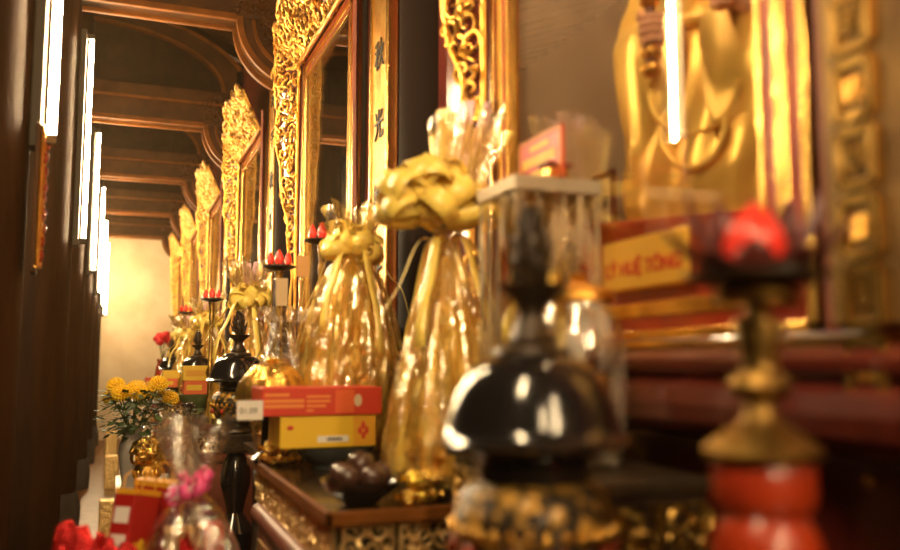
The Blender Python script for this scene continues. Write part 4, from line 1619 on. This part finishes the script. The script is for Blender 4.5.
def cbf(u, v):
    a = 2 * PI * u
    if v < .5:
        s = v / .5
        rad = .085 * (1 - s ** 2.5) + .018
        z = zn * s
    else:
        s = (v - .5) / .5
        rad = .018 + .062 * s ** .7
        z = zn + .15 * s
    sq = 1 / max(abs(math.cos(a)), abs(math.sin(a))) if v < .4 else 1
    sq = min(sq, 1.2)
    k = sq * (1 + (.05 + .16 * abs(v - .35)) * math.sin(a * 7 + 4 * v) + .12 * noise.noise(V((math.cos(a) * 3, math.sin(a) * 3, v * 7))))
    return V((rad * k * math.cos(a), rad * k * math.sin(a), z + (.03 * math.sin(a * 3 + 1) * max(0, v - .5))))


mb = MB()
mb.grid(cbf, 90, 36, closeu=True)
mb.build('film', CLEAR, cb_)
mb = MB()
bow(mb, (-.005, -.015, zn), .055, 9, .022, 3, up=.1)
solid(mb.build('pink_bow', PINK, cb_, smooth=True, angle=0), .001)
mb = MB()
bow(mb, (-.03, -.015, zn - .002), .04, 5, .02, 5, up=-.1)
solid(mb.build('pale_bow', PINKW, cb_, smooth=True, angle=0), .001)
for (x, y, w_, d_, h_, m_, nm) in ((-.028, 0, .062, .07, .15, mat('striped_gold_carton', (.85, .62, .28), .35, .4, var=(.55, .3, .08), vscale=30, stretch=(1, 1, .1)), 'gold_carton'), (.042, .0, .05, .07, .155, REDP, 'red_carton')):
    MB().b2((x - w_ / 2, y - d_ / 2, .004), (x + w_ / 2, y + d_ / 2, h_)).build(nm, m_, cb_, bevel=.003)
MB().b2((.012, -.037, .004), (.022, .037, .152)).build('gold_edge', GOLDS, cb_)


def crumple(name, loc, r, label, seed, m, cat):
    mb = MB()

    def fn(u, v):
        x, y = (u - .5) * 2, (v - .5) * 2
        z = .5 + .55 * noise.noise(V((x * 2.2 + seed, y * 2.2, seed))) + .3 * noise.noise(V((x * 6, y * 6 + seed, 3)))
        z *= (1 - .6 * max(abs(x), abs(y)) ** 2)
        k = 1 + .2 * noise.noise(V((x * 3, y * 3, seed + 9)))
        return V((x * r[0] * k, y * r[1] * k, max(.002, z * r[2])))
    mb.grid(fn, 26, 26)
    o = mb.build(name, m, loc=loc)
    solid(o, .0015)
    return tag(o, label, cat, 'crumpled red foil wrappings')


crumple('red_foil', (-.045, 1.97, .782), (.13, .09, .23), 'crumpled red foil at the bottom left corner of the low table', 2, REDF, 'wrapping')
crumple('red_foil', (.045, 1.88, .782), (.07, .055, .16), 'crumpled red foil before the leaning red bag', 5, REDF, 'wrapping')
crumple('red_foil', (.16, 1.92, .782), (.055, .055, .20), 'crumpled red foil between the red bag and the clear gift bag', 8, REDF, 'wrapping')
p = at(235, 546, 1.9)
foil_sweet('gold_rosette', (.30, 1.86, .785), .02, 'gold rosette at the right foot of the clear gift bag', None, 91)['category'] = 'ornament'

# gold knob on the dark cabinet at far right
p = atx(881, 481, .70)
kb = thing('brass_knob', (.90, p.y * .90 / .70, 1.3 - (1.3 - p.z) * .90 / .70), 'small brass knob on the dark front at the lower right', 'knob')
MB().lathe([(.002, 0), (.003, .008), (.009, .014), (.009, .02), (.001, .024)], 20, M=Matrix.Rotation(-PI / 2, 4, 'Y')).build('knob', GOLDS, kb, smooth=True)

# ------------------------------------------------------------------ world / view
w = bpy.data.worlds.new('world')
SC.world = w
w.use_nodes = True
bg = w.node_tree.nodes['Background']
bg.inputs[0].default_value = (1., .72, .42, 1)
bg.inputs[1].default_value = .02
# thin scattering haze in the air of the hall
wn = w.node_tree
vs_ = N(wn, 'ShaderNodeVolumeScatter', Color=(1., .74, .42, 1), Density=.0026, Anisotropy=.5)
wn.links.new(vs_.outputs[0], wn.nodes['World Output'].inputs['Volume'])
SC.view_settings.view_transform = 'Standard'
SC.view_settings.look = 'None'
SC.view_settings.exposure = 0.22
SC.view_settings.gamma = 1.0
SC.cycles.transparent_max_bounces = 24
SC.cycles.max_bounces = 8
SC.cycles.sample_clamp_indirect = 6
